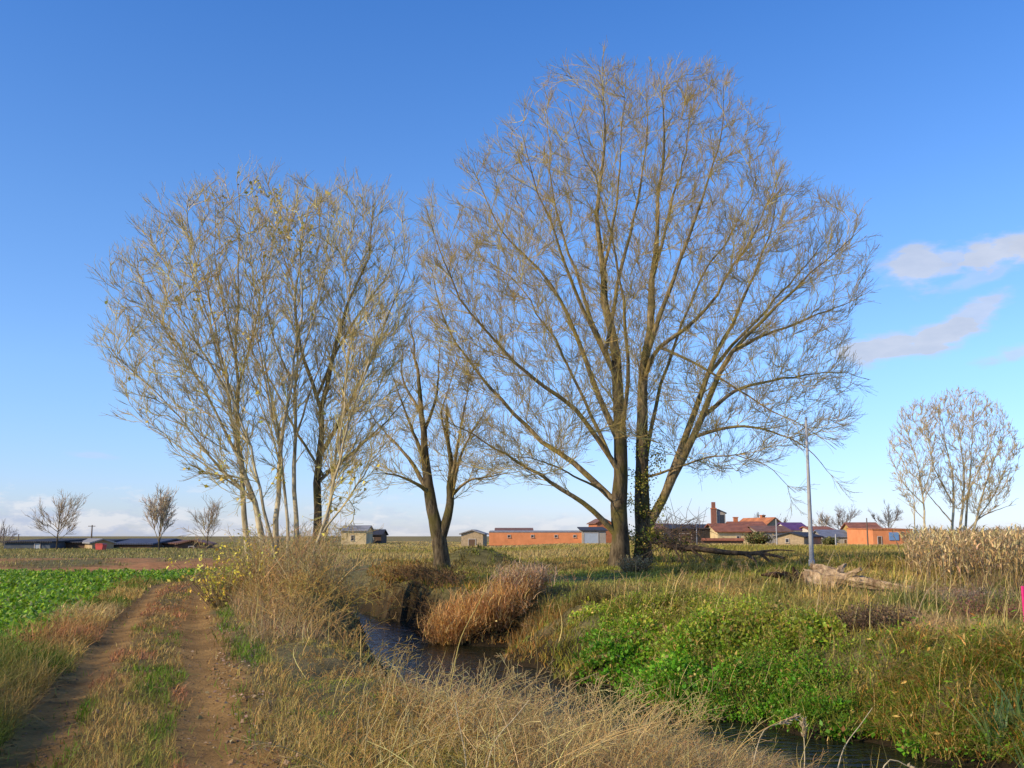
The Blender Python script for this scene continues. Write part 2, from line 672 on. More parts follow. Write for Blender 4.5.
def fields(x, y):
    ds = side_stream(x, y)
    td = track_sd(x, y)
    a = np.abs(td)
    return ds, a * track_side(x, y), height(x, y)


STRAW = np.array((.56, .385, .11))
PALE = np.array((.58, .45, .19))
GREYD = np.array((.42, .30, .13))
OLIVEB = np.array((.25, .215, .035))
GREEN = np.array((.16, .255, .018))
BRIGHT = np.array((.09, .23, .02))
ORANGE = np.array((.48, .24, .05))
RUST = np.array((.36, .17, .07))
DKGREEN = np.array((.04, .085, .015))


def put_blades(name, label, cat, groups, mat=M_grass, segs=3):
    V, Q, K = join(groups)
    o = link(name, mesh_arrays(name, V, Q, K), mat)
    return tag(o, label, cat, kind='stuff')


def mk(x, y, z, h, wmin, bendm, col, lean=0.3, leans=.9, segs=3, tip=None, wpx=.85, az0=None):
    """grass blades leaning mostly with the wind, to the right"""
    n = len(x)
    w = np.maximum(wmin, y * .001 * wpx) * RNG.uniform(.7, 1.3, n)
    az = RNG.normal(lean, leans, n) if az0 is None else np.where(RNG.random(n) < .72, az0 + RNG.normal(0, .6, n), RNG.normal(lean, leans, n))
    bend = np.abs(RNG.normal(0, .5, n) * bendm + bendm)
    return blades(np.stack([x, y, z - .02], -1), h, w, az, bend, col, segs, tip)


def weed_skeletons(x, y, z, h, cols, lean=.15, slant=.45, d1=12, d2=11):
    n = len(x)
    t = np.linspace(0, 1, 7)
    ln = np.stack([RNG.normal(lean, slant, n), RNG.normal(0, slant, n)], -1)
    P = np.stack([x, y, z - .03], -1)[:, None] + np.stack([ln[:, :1] * h[:, None] * t ** 1.4, ln[:, 1:] * h[:, None] * t ** 1.4, h[:, None] * (t - .22 * t ** 3)], -1)
    th = np.maximum(1, y / 11.0)[:, None]
    R = (.0028 + .0024 * h)[:, None] * (1 - .7 * t)[None] * th
    P1, R1, _ = spawn(P, R, d1, .2, 44, .5, .14, 5, -.01, .2, .0019, (0, 0), 0, .15, .8)
    P2, R2, _ = spawn(P1, R1, d2, .2, 46, .55, .07, 4, -.02, .25, .0016, (0, 0), 0, .0, .8)
    R1 = np.maximum(R1, P1[:, :1, 1] * .00020)
    R2 = np.maximum(R2, P2[:, :1, 1] * .00018)
    out = []
    for A, B, k in ((P, R, 4), (P1, R1, 3), (P2, R2, 3)):
        q = RNG.random(len(A))
        base = mixc(cols[0], cols[1], q)
        w = fbm(A[:, 0, 0], A[:, 0, 1], 1.6, 87)[:, None]
        w2 = smooth((fbm(A[:, 0, 0], A[:, 0, 1], 2.3, 89)[:, None] - .46) * 5)
        base = base * (1.45 - .95 * w)
        base = base * (1 - .55 * w2) + np.asarray(cols[2])[None] * .9 * w2
        out.append(tubes(A, B, k, jitter(base, .2)[:, None]))
    return out


# --- grass of the track: crown strip and verges
def track_grass():
    x, y, px = scatter(150000, 6.5, 50, -200, 520)
    ds, td, z = fields(x, y)
    n1 = fbm(td * 1.6, y * .45, .8, 51)
    n2 = fbm(td * 1.8, y * .35, 1.0, 52)
    a = np.abs(td)
    keep = (a < .52 + (n1 - .5) * .5) & (RNG.random(len(x)) < .3 + .9 * smooth((n1 - .3) * 4))
    keep |= (a < 1.25) & (RNG.random(len(x)) < .035)
    keep |= (td > 1.1) & (td < 2.0) & (RNG.random(len(x)) < .75 * smooth((td - 1.1 + (n1 - .5)) / .5))
    keep &= ds < -2
    x, y, z, n1, n2, td = [v[keep] for v in (x, y, z, n1, n2, td)]
    n = len(x)
    col = mixc(GREEN * .75, STRAW * .7, smooth((n2 - .40) * 6))
    rd = smooth((fbm(td * 1.5, y * .4, 1.0, 54) - .40) * 6)[:, None] * (np.abs(td) < .8)[:, None]
    col = col * (1 - rd) + RUST * rd
    col = jitter(col, .25)
    h = RNG.uniform(.03, .13, n) * (1 + .8 * n1) * np.where(td > .9, 1.5, 1)
    return mk(x, y, z, h, .005, .7, col, 0, 2.0, 2)


put_blades('track_grass', 'short green and reddish grass on the crown and verge of the dirt track', 'grass', [track_grass()])


# --- weeds left of the track
def left_verge():
    x, y, px = scatter(230000, 7, 58, -420, 330)
    ds, td, z = fields(x, y)
    n1 = fbm(x, y, 1.6, 61)
    lim = np.where((y < 17) | (y > 58), -9, -2.45)
    keep = (td < -1.12 - (n1 - .5) * .4) & (td > lim)
    keep &= RNG.random(len(x)) < np.where(y < 17, .8, .9)
    x, y, z, n1, td = [v[keep] for v in (x, y, z, n1, td)]
    n = len(x)
    n2 = fbm(x, y, 2.4, 62)
    col = mixc(GREEN * .6, STRAW * .8, smooth((n2 - .38) * 5))
    c0 = PT(72, 622, 20)
    c1 = PT(100, 604, 26)
    rb = np.exp(-((x - c0[0]) / .8) ** 2 - ((y - c0[1]) / 3) ** 2)
    pb = np.exp(-((x - c1[0]) / .9) ** 2 - ((y - c1[1]) / 3.5) ** 2)
    col = col * (1 - .3 * smooth((18 - y) / 5))[:, None]
    col = col * (1 - rb[:, None]) + np.array((.42, .19, .075)) * rb[:, None]
    col = col * (1 - pb[:, None] * .8) + np.array((.52, .37, .16)) * pb[:, None] * .8
    col = jitter(col, .22)
    h = RNG.uniform(.16, .58, n) * (.5 + 1.0 * n1) * (1 + .3 * rb + .3 * pb) * (.75 + .25 * smooth((-1.2 - td) / .7)) * (1 + .75 * smooth((18 - y) / 4))
    s = (RNG.random(n) < .018) & (td < -1.5)
    w = weed_skeletons(x[s], y[s], z[s], RNG.uniform(.25, .6, s.sum()), (STRAW * .9, RUST, np.array((.12, .12, .02))), .1, .45, 8, 6)
    return [mk(x, y, z, h * .85, .006, .75, col, .2, 2.2, 3)] + w


put_blades('verge_weeds', 'dry reddish and green weeds along the left edge of the dirt track', 'weeds', left_verge())


# --- the crop
def crop():
    g = []
    x, y, px = scatter(13000, 16.2, 57.8, -300, 360, 1.15)
    ds, td, z = fields(x, y)
    n1 = fbm(x, y, 2.0, 71)
    keep = (td < -2.2 - (n1 - .5) * .8)
    x, y, z = x[keep], y[keep], z[keep]
    # gather into rows
    k = 12
    n = len(x)
    X = np.repeat(x, k) + RNG.normal(0, .06, n * k)
    Y = np.repeat(y, k) + RNG.normal(0, .06, n * k)
    Z = np.repeat(z, k)
    m = n * k
    col = mixc(np.array((.10, .22, .01)), np.array((.30, .44, .03)), RNG.random(m))
    yl = (RNG.random(m) < .05)[:, None]
    col = np.where(yl, np.array((.50, .48, .14)), col)
    col = jitter(col, .2)
    h = RNG.uniform(.2, .42, m) * np.repeat(.65 + .7 * fbm(x, y, 3, 72), k)
    w = RNG.uniform(.05, .10, m)
    az = RNG.uniform(0, 2 * math.pi, m)
    bend = RNG.uniform(.35, 1.1, m)
    # broad leaves: widest in the middle
    p = np.stack([X, Y, Z - .02], -1)
    t = np.linspace(0, 1, 5)
    lean = np.stack([np.cos(az), np.sin(az), 0 * az], -1)
    sd = np.stack([-np.sin(az), np.cos(az), 0 * az], -1)
    mid = p[:, None] + lean[:, None] * (h * bend)[:, None, None] * (t ** 1.4)[None, :, None]
    mid[..., 2] += h[:, None] * (t[None] - .5 * bend[:, None] * t[None] ** 2.5)
    prof = np.array([.15, .25, .9, 1.0, .12])
    wt = w[:, None] * .5 * prof[None]
    Lf = mid - sd[:, None] * wt[..., None]
    Lf[..., 2] += wt * .3
    Rf = mid + sd[:, None] * wt[..., None]
    Rf[..., 2] += wt * .3
    V = np.stack([Lf, Rf], 2).reshape(-1, 3)
    idx = np.arange(m * 10).reshape(m, 5, 2)
    Q = np.stack([idx[:, :-1, 0], idx[:, :-1, 1], idx[:, 1:, 1], idx[:, 1:, 0]], -1).reshape(-1, 4)
    return V, Q, np.repeat(col, 10, 0)


put_blades('beet_crop', 'field of low dark green leafy crop beside the dirt track', 'crop', [crop()], M_green)


# --- near bank of the stream
def near_bank():
    out = []
    x, y, px = scatter(29000, 5.5, 57, -60, 1150)
    x, y, px, q1, q2, a0 = tuft(x, y, px, 12)
    ds, td, z = fields(x, y)
    n1 = fbm(x, y, 1.5, 81)
    n2 = fbm(x, y, 3.2, 82)
    keep = (td > 1.5 + (n1 - .5) * .7) & (ds < np.where(y > 26, -.75, -1.15)) & (y < 57)
    keep &= RNG.random(len(x)) < smooth((np.where(y > 26, -.7, -1.05) - ds) / .5) * (.55 + .6 * n1)
    x, y, z, n1, n2, ds, td, px, q1, q2, a0 = [v[keep] for v in (x, y, z, n1, n2, ds, td, px, q1, q2, a0)]
    n = len(x)
    fromtrack = smooth((td - 1.5) / 1.6)
    right = smooth((x - .6) / 1.6) * smooth((14 - y) / 3)
    h = (.10 + .30 * fromtrack * (.45 + .9 * n1)) * RNG.uniform(.5, 1.25, n)
    h *= 1 - .45 * right
    h *= (.18 + .72 * smooth((-ds - 3.8) / 4.0)) * (.5 + .9 * q1)
    h *= 1 - .5 * smooth((y - 38) / 8)
    h *= 1 + .15 * smooth((y - 22) / 8)
    # colours: olive near the track, straw to grey towards the water
    tw = smooth((td - 1.7) / 2.2)
    col = mixc(OLIVEB * 1.05, STRAW * .78, np.clip(.08 + .55 * tw + (n2 - .5) * 1.3 + (q2 - .5) * .8, 0, 1))
    gr = smooth((fbm(x, y, 1.3, 84) - .53) * 7) * (1 - .5 * tw)
    col = col * (1 - gr[:, None]) + GREEN * gr[:, None]
    near = smooth((11.5 - y) / 3) * smooth((x + .6) / 1.6)
    pk = np.clip(near * .75 + .0, 0, 1)[:, None] * (RNG.random(n) < .8)[:, None]
    col = col * (1 - pk) + (np.array((.26, .17, .065))) * pk
    br = smooth((y - 19) / 8)[:, None] * (RNG.random(n) < .6)[:, None]
    col = col * (1 - br * .7) + np.array((.30, .20, .085)) * br * .7
    col = jitter(col, .24)
    tip = jitter(np.clip(col * 1.15, 0, .8), .08)
    out.append(mk(x, y, z, h, .0045, .75, col, .15, 1.0, 4, tip, .85, a0))
    # long thin stalks rising above
    s = (RNG.random(n) < .010) & (td > 2.0)
    xs, ys, zs = x[s], y[s], z[s]
    m = len(xs)
    cs = jitter(mixc(PALE, STRAW * .8, RNG.random(m)), .2)
    hh = RNG.uniform(.55, 1.0, m) * (1 - .3 * right[s])
    out.append(mk(xs, ys, zs, hh, .005, .55, cs, .25, 1.3, 6, cs * .9, .8))
    # tangled, fallen straw: arching stems over the near bank
    x, y, px = scatter(60000, 6.2, 15, 330, 760)
    ds, td, z = fields(x, y)
    keep = (td > 3.0) & (ds < -.9) & (RNG.random(len(x)) < .5 * smooth((td - 2.6) / 1.5))
    x, y, z = x[keep], y[keep], z[keep]
    m = len(x)
    cs = jitter(mixc(np.array((.52, .39, .16)), np.array((.25, .17, .07)), RNG.random(m)), .22)
    hh = RNG.uniform(.22, .72, m) * (1 - .4 * smooth((x - 1.2) / 1.6)) * (.5 + .5 * smooth((-ds[keep] - 2.5) / 3))
    az = RNG.normal(.2, 1.3, m)
    out.append(blades(np.stack([x, y, z], -1), hh, np.maximum(.004, y * .0007), az, RNG.uniform(.5, 2.2, m), cs, 6, cs * 1.15))
    return out


def dead_weeds():
    x, y, px = scatter(2600, 6.2, 15, 250, 780)
    ds, td, z = fields(x, y)
    keep = (td > 3.0) & (ds < -1.6) & (RNG.random(len(x)) < .25 + .75 * smooth((x + 1.2) / 1.5)) & (fbm(x, y, 1.2, 88) > .34)
    x, y, z = x[keep][:560], y[keep][:560], z[keep][:560]
    h = RNG.uniform(.2, .62, len(x)) * (1 - .35 * smooth((x - .8) / 1.4)) * (.4 + .6 * smooth((-ds[keep][:560] - 2.2) / 2.5))
    out = weed_skeletons(x, y, z, h, (np.array((.54, .39, .15)), np.array((.26, .15, .055)), np.array((.24, .14, .05))), .22)
    x = RNG.uniform(-1.3, 1.7, 230)
    y = RNG.uniform(7.6, 12.5, 230)
    ds, td, z = fields(x, y)
    k = ds < -1.2
    out += weed_skeletons(x[k], y[k], z[k], RNG.uniform(.5, 1.0, k.sum()), (np.array((.56, .44, .19)), np.array((.34, .23, .09)), np.array((.30, .22, .08))), .35, .55, 6, 5)
    # finer brown and olive weeds over the rest of the bank
    x, y, px = scatter(7000, 7, 36, 150, 520)
    ds, td, z = fields(x, y)
    keep = (td > 1.9) & (ds < -1.2) & (RNG.random(len(x)) < .35 + .65 * smooth((td - 2.0) / 1.5))
    x, y, z, td, ds = x[keep][:2300], y[keep][:2300], z[keep][:2300], td[keep][:2300], ds[keep][:2300]
    h = RNG.uniform(.25, .75, len(x)) * (.5 + .5 * smooth((td - 1.8) / 2)) * (.25 + .75 * smooth((-ds - 3.0) / 3.5))
    out += weed_skeletons(x, y, z, h, (np.array((.47, .30, .09)), np.array((.27, .14, .05)), np.array((.17, .18, .03))), .1, .5, 8, 7)
    return out


put_blades('dead_weeds', 'pale dead branching weed stems tangled over the near stream bank', 'weeds', dead_weeds(), M_twig)
put_blades('bank_grass', 'dry tangled grass on the near bank between track and stream', 'grass', near_bank())


# --- far bank and the meadow behind it
def px_of(x, y):
    return 512 + F * x / y / 1.02


def far_bank():
    out = []
    x, y, px = scatter(36000, 10.5, 62, 330, 1170)
    x, y, px, q1, q2, a0 = tuft(x, y, px, 11, .06)
    ds, td, z = fields(x, y)
    n1 = fbm(x, y, 1.5, 91)
    n2 = fbm(x, y, 4.0, 92)
    px = px_of(x, y)
    keep = (ds > 1.3) & (z > WATER_Z + .04) & (RNG.random(len(x)) < .6 + .5 * n1)
    green_zone = smooth((px - 585) / 40) * smooth((845 - px) / 50) * smooth((4.6 - ds) / 1.2) * (y < 24)
    keep &= RNG.random(len(x)) > .2 * green_zone
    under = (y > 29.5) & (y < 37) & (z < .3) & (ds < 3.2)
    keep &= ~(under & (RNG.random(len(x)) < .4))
    # mown-looking green patch in front of the large tree
    pg = PT(590, 585, 36)
    patch = np.exp(-((x - pg[0]) / 2.6) ** 2 - ((y - pg[1]) / 5.5) ** 2)
    x, y, z, n1, n2, ds, px, patch, gz, q1, q2, a0 = [v[keep] for v in (x, y, z, n1, n2, ds, px, patch, green_zone, q1, q2, a0)]
    n = len(x)
    h = (.12 + .36 * n1 ** 1.4) * RNG.uniform(.5, 1.2, n)
    h *= (1 - .6 * patch) * (.6 + .8 * q1)
    rb = smooth((px - 800) / 80) * smooth((4.4 - ds) / 1.0)           # reedy right-hand bank
    h *= 1 + .75 * rb
    fl = smooth((y - 26) / 12)
    h *= 1 - .25 * fl
    col = mixc(OLIVEB * 1.1, STRAW * .95, np.clip(smooth((n2 - .36) * 3.2) + (q2 - .5) * .7, 0, 1))
    n3 = fbm(x, y, 6.5, 98)
    bb = smooth((n3 - .5) * 7)[:, None]
    col = col * (1 - bb * .65) + np.array((.30, .195, .085)) * bb * .65
    dd = np.maximum(smooth((fbm(x, y, 2.6, 99) - .54) * 9), np.exp(-((x + 1.9) / 2.6) ** 2 - ((y - 51.5) / 2.2) ** 2))[:, None]  # random dark olive patches, plus the mound's shade put into the grass colour
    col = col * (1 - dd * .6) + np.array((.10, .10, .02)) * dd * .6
    # warm brown weeds along the top of the right bank
    wb = smooth((px - 840) / 60) * smooth((ds - 3.5) / 1.2) * smooth((30 - y) / 6)
    col = col * (1 - .65 * wb[:, None]) + np.array((.36, .235, .13)) * .65 * wb[:, None]
    gr = np.clip(smooth((fbm(x, y, 1.4, 94) - .47) * 6) * (.62 + .3 * gz) * (1 - .35 * fl), 0, 1)
    gr = np.maximum(gr, gz * .9)
    col = col * (1 - gr[:, None]) + GREEN * gr[:, None]
    col = col * (1 - patch[:, None] * .85) + np.array((.20, .27, .045)) * patch[:, None] * .85
    # upstream: orange-brown
    ub = smooth((600 - px) / 60) * smooth((4.5 - ds) / 1.5) * smooth((y - 20) / 4)
    ob = ub[:, None] * (RNG.random(n) < .55)[:, None]
    col = col * (1 - ob * .8) + ORANGE * .75 * ob * .8
    # reeds at the right: straw and green strands
    k = rb[:, None]
    pick = RNG.random(n)[:, None]
    gcl = smooth((fbm(x, y, .8, 97) - .45) * 6)[:, None]
    reed = np.where(pick < .42 - .25 * gcl, STRAW * .85, np.where(pick < .68 - .42 * gcl, ORANGE * .85, GREEN * .85))
    col = col * (1 - k * .85) + reed * k * .85
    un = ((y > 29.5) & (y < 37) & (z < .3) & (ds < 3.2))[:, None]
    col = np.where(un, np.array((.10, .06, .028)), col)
    ts = smooth((fbm(x, y, .9, 96) - .56) * 10) * (1 - patch) * (y > 20)
    h *= 1 + 1.0 * ts
    col = col * (1 - .35 * ts[:, None])
    col = jitter(col, .22)
    tip = np.clip(col * 1.18, 0, .8)
    bendm = .8 + .5 * rb
    lg_ = np.hypot((x - 9.0) / 2.4, (y - 25.6) / 1.6)
    h *= 1 - .82 * np.exp(-lg_ ** 2)
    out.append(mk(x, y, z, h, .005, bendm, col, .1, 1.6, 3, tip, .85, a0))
    s = (RNG.random(n) < .006) & (y < 42) & (y > 12) & (patch < .3)
    out.extend(weed_skeletons(x[s], y[s], z[s], RNG.uniform(.25, .65, s.sum()), (np.array((.46, .32, .14)), np.array((.30, .19, .09)), np.array((.1, .1, .02))), .1, .35, 7, 6))
    # drooping strands over the water at the right
    s = (rb > .5) & (RNG.random(n) < .3) & (ds < 3.3)
    xs, ys, zs = x[s], y[s], z[s]
    m = len(xs)
    pk = RNG.random(m)[:, None]
    cs = jitter(np.where(pk < .45, STRAW * .9, np.where(pk < .68, ORANGE * .8, GREEN * .9)), .25)
    out.append(blades(np.stack([xs, ys, zs], -1), RNG.uniform(.4, .85, m), np.full(m, .013), RNG.normal(-1.9, 1.0, m),
                      RNG.uniform(.5, 1.5, m), cs, 5, cs * 1.1))
    bx_, by_ = RNG.uniform(-5.6, -1.6, 700), RNG.uniform(29.5, 38, 700)
    bd_ = side_stream(bx_, by_)
    bz_ = height(bx_, by_)
    q_ = (bd_ > .7) & (bd_ < 3.0) & (bz_ > -.6)
    out.extend(weed_skeletons(bx_[q_], by_[q_], bz_[q_], RNG.uniform(.3, .75, q_.sum()), (np.array((.30, .18, .07)), np.array((.16, .09, .04)), np.array((.16, .14, .03))), -.3, .7, 7, 6))
    # curled dry and green leaves of docks and sedges
    s = (rb > .4) & (RNG.random(n) < .32)
    m = int(s.sum())
    P = np.stack([x[s], y[s], z[s] + h[s] * RNG.uniform(.15, .75, m)], -1) + RNG.normal(0, .04, (m, 3))
    pk = RNG.random(m)[:, None]
    g2 = smooth((fbm(x[s], y[s], .9, 97) - .42) * 6)[:, None]
    cs = jitter(np.where(pk < .5 - .3 * g2, STRAW * .95, np.where(pk < .85 - .55 * g2, ORANGE * .75, GREEN * .95)), .25)
    Ls = RNG.uniform(.05, .13, m)
    out.append(leaves(P, rdir(m, -.1), rdir(m, .6), Ls, Ls * RNG.uniform(.16, .4, m), cs))
    # seed stalks
    s = (RNG.random(n) < .004) & (y < 30) & (patch < .3)
    xs, ys, zs = x[s], y[s], z[s]
    m = len(xs)
    cs = jitter(mixc(PALE, STRAW, RNG.random(m)), .15)
    out.append(mk(xs, ys, zs, RNG.uniform(.6, 1.05, m), .006, .3, cs, .2, .7, 5, cs, .7))
    return out


put_blades('far_bank_grass', 'straw and olive grass covering the far bank around the large tree', 'grass', far_bank())


def meadow():
    x, y, px = scatter(120000, 56, 240, -150, 1170, 1.0)
    ds, td, z = fields(x, y)
    n1 = fbm(x, y, 6, 101)
    n2 = fbm(x, y, 18, 102)
    left = (track_side(x, y) < 0)
    bare = left & (y < 66) & (fbm(x, y, 9, 77) > .34)
    keep = ~bare & ((y > 58) | left)
    x, y, z, n1, n2, left = [v[keep] for v in (x, y, z, n1, n2, left)]
    n = len(x)
    h = (.25 + .35 * n1) * RNG.uniform(.6, 1.2, n) * np.where(left, .5, .8) * (1 - .5 * smooth((y - 90) / 60))
    col = mixc(OLIVEB * .95, np.array((.36, .265, .09)), smooth((n2 - .36) * 3.0))
    lm = left[:, None] * .6
    col = col * (1 - lm) + np.array((.24, .21, .08)) * lm
    band = smooth((y - 105) / 30)[:, None] * (~left)[:, None] * .5
    col = col * (1 - band) + np.array((.46, .335, .12)) * band
    col = jitter(col, .2)
    return mk(x, y, z, h, .01, .5, col, .2, 1.2, 2, None, .9)


put_blades('meadow_grass', 'olive and straw meadow stretching back to the village', 'grass', [meadow()])


# --- lush green plants on the far bank by the water
def bank_plants():
    x = RNG.uniform(-.5, 7.5, 9000)
    y = RNG.uniform(11, 25, 9000)
    off = side_stream(x, y)
    k = (off > 1.25) & (off < 5.0) & (RNG.random(9000) < 1.1 - .12 * off)
    x, y, off = x[k], y[k], off[k]
    z = height(x, y)
    px = px_of(x, y)
    n1 = fbm(x, y, 1.2, 111)
    pr = smooth((px - 565 + (n1 - .5) * 60) / 45) * smooth((850 - px) / 70) + .28 * smooth((px - 800) / 40) * (off < 2.8) * (n1 > .42)
    keep = (RNG.random(len(x)) < pr * 1.1) & (z > WATER_Z - .05)
    x, y, z, n1, off, px = [v[keep] for v in (x, y, z, n1, off, px)]
    n = len(x)
    k = 40
    rad = (.08 + .26 * n1 ** 1.6) * RNG.uniform(.6, 1.4, n)
    d = rdir(n * k, .55)
    d[:, 2] = np.abs(d[:, 2])
    r = np.repeat(rad, k) * RNG.uniform(.45, 1.1, n * k)
    P = np.repeat(np.stack([x, y, z + .05], -1), k, 0) + d * r[:, None] * np.array([1, 1, 1.25])
    ld = norm(d * .7 + rdir(n * k, .1) * .8)
    up = norm(rdir(n * k, 1.2))
    L = RNG.uniform(.04, .085, n * k) * np.repeat(np.where(fbm(x, y, 1.1, 119) > .5, 1.25, .75), k)
    yel = smooth((np.repeat(off, k) - 2.3) / 2.2 + np.repeat(fbm(x, y, 1.6, 117) - .5, k) * 1.2) * .68
    col = mixc(np.array((.105, .285, .012)), np.array((.38, .37, .04)), np.clip(yel + RNG.normal(0, .2, n * k), 0, 1))
    dead = (RNG.random(n * k) < .05 + .16 * yel)[:, None]
    col = np.where(dead, STRAW * .9, col)
    lush = (np.repeat(fbm(x, y, .9, 113), k) * 1.5 - .28)[:, None]
    col = jitter(col * (.65 + .7 * lush), .22)
    q = RNG.random(n) < .12
    sk = weed_skeletons(x[q], y[q], z[q], RNG.uniform(.3, .7, q.sum()), (np.array((.50, .38, .12)), np.array((.30, .26, .06)), np.array((.16, .22, .03))), .1, .4, 7, 6)
    gb = blades(np.repeat(np.stack([x, y, z], -1), 3, 0) + RNG.normal(0, .08, (n * 3, 3)) * [1, 1, 0], RNG.uniform(.2, .55, n * 3), np.full(n * 3, .014), RNG.uniform(0, 6.28, n * 3),
                RNG.uniform(.3, 1.3, n * 3), jitter(mixc(GREEN, STRAW, RNG.random(n * 3)), .2), 4)
    return [leaves(P, ld, up, L, L * RNG.uniform(.5, .75, n * k), col), gb] + sk


put_blades('bank_plants', 'lush bright green leafy plants covering the slope down to the water', 'plants', bank_plants(), M_green)


# --- fallen leaves and clods on the track
def litter():
    x, y, px = scatter(9000, 7, 30, 60, 420)
    ds, td, z = fields(x, y)
    keep = (td > .5) & (td < 2.3) & (RNG.random(len(x)) < np.exp(-((td - 1.45) / .4) ** 2) * (.15 + .9 * (fbm(x, y, 1, 121) > .5)))
    x, y, z = x[keep], y[keep], z[keep] + .015
    n = len(x)
    d = rdir(n)
    d[:, 2] *= .3
    L = RNG.uniform(.03, .07, n)
    col = jitter(mixc(np.array((.45, .32, .20)), np.array((.22, .13, .07)), RNG.random(n)), .2)
    return leaves(np.stack([x, y, z], -1), d, rdir(n, 2.5), L, L * .8, col)


put_blades('leaf_litter', 'pale dry fallen leaves strewn along the right edge of the track', 'leaf litter', [litter()])


def clods():
    x, y, px = scatter(15000, 7, 36, -100, 420)
    ds, td, z = fields(x, y)
    a = np.abs(td)
    keep = (a < 1.7) & (RNG.random(len(x)) < .35 + .5 * (np.abs(a - 1.3) < .3))
    x, y, z = x[keep], y[keep], z[keep]
    n = len(x)
    ico = np.array([(1, 0, 0), (-1, 0, 0), (0, 1, 0), (0, -1, 0), (0, 0, 1), (0, 0, -1)], float)
    fc = np.array([(0, 2, 4), (2, 1, 4), (1, 3, 4), (3, 0, 4), (2, 0, 5), (1, 2, 5), (3, 1, 5), (0, 3, 5)])
    s = np.where(RNG.random(n) < .04, RNG.uniform(.022, .05, n), RNG.uniform(.006, .024, n)) * RNG.uniform(.6, 1.3, n)
    J = ico[None] * (1 + RNG.normal(0, .25, (n, 6, 3))) * s[:, None, None] * np.array([1.2, 1.2, .8])
    V = (np.stack([x, y, z], -1)[:, None] + J).reshape(-1, 3)
    Q = (fc[None] + (np.arange(n) * 6)[:, None, None]).reshape(-1, 3)
    col = jitter(mixc(SOIL, np.array((.33, .22, .12)), RNG.random(n)), .2)
    o = link('soil_crumbs', mesh_arrays('soil_crumbs', V, Q, np.repeat(col, 6, 0), False), M_ground)
    tag(o, 'small earth clods lying on the dirt track', 'soil', kind='stuff')


clods()


# --- undergrowth at the foot of the left poplars
def undergrowth():
    out = []
    cs = [(PX(232, 29), 29, 1.5, .9), (PX(262, 28), 28, 1.6, 1.2), (PX(300, 29), 29, 1.7, 1.35), (PX(335, 29), 29, 1.5, 1.25),
          (PX(365, 30), 30, 1.3, 1.05), (PX(285, 31), 31, 1.7, 1.5), (PX(330, 32), 32, 1.6, 1.4), (PX(395, 31), 31, .9, .75),
          (PX(250, 25), 25, 1.3, .8), (PX(300, 24), 24, 1.4, .9), (PX(345, 24), 24, 1.2, .85), (PX(280, 20), 20, 1.3, .7)]
    for cx, cy, r, hh in cs:
        n = 1100
        ang = RNG.uniform(0, 2 * math.pi, n)
        q = r * np.sqrt(RNG.random(n))
        x = cx + q * np.cos(ang)
        y = cy + q * np.sin(ang) * 1.2
        ds, td, z = fields(x, y)
        keep = (td > 1.7) & (ds < -1.0)
        x, y, z, q = x[keep], y[keep], z[keep], q[keep]
        n = len(x)
        h = hh * (1 - .6 * (q / r) ** 2) * RNG.uniform(.35, 1.1, n)
        col = mixc(np.array((.32, .20, .09)), np.array((.46, .33, .14)), RNG.random(n))
        col = jitter(col, .25)
        out.append(blades(np.stack([x, y, z], -1), h, np.full(n, .014) * RNG.uniform(.6, 1.3, n), RNG.uniform(0, 6.28, n),
                          np.abs(RNG.normal(.9, .6, n)), col, 5, col * .95))
    n = 240
    cx = RNG.normal(PX(300, 30), 1.3, n)
    cy = RNG.normal(30.3, 1.4, n)
    ds, td, cz = fields(cx, cy)
    k = (td > 2.0) & (ds < -1.3)
    cx, cy, cz = cx[k], cy[k], cz[k]
    n = len(cx)
    hh = RNG.uniform(.6, 2.0, n)
    t = np.linspace(0, 1, 7)
    ln = RNG.normal(0, .55, (n, 2))
    P = np.stack([cx, cy, cz - .05], -1)[:, None] + np.stack([ln[:, :1] * hh[:, None] * t ** 1.3, ln[:, 1:] * hh[:, None] * t ** 1.3, hh[:, None] * t], -1)
    R = (.004 + .005 * hh)[:, None] * (1 - .75 * t)[None]
    P1, R1, _ = spawn(P, R, 6, .1, 45, .45, .35, 5, .04, .15, .0045, (0, 0), 0, .2, .7)
    P2, R2, _ = spawn(P1, R1, 5, .1, 42, .5, .2, 3, .03, .15, .004, (0, 0), 0, .2, .8)
    c = np.array((.50, .38, .17))
    for A, B, kk in ((P, R, 5), (P1, R1, 3), (P2, R2, 3)):
        out.append(tubes(A, B, kk, jitter(np.tile(c, (len(A), 1)), .25)[:, None]))
    xx, yy = RNG.normal(PX(312, 28.5), 2.5, 1200), RNG.uniform(20, 34, 1200)
    ds, td, zz = fields(xx, yy)
    k = (td > 2.1) & (ds < -1.3)
    xx, yy, zz = xx[k], yy[k], zz[k]
    out += weed_skeletons(xx, yy, zz, RNG.uniform(.4, 1.0, len(xx)), (np.array((.52, .36, .12)), np.array((.32, .19, .065)), np.array((.24, .18, .04))), .1, .6, 6, 5)
    return out


put_blades('undergrowth', 'brown tangle of dead stems at the foot of the left poplars', 'undergrowth', undergrowth())


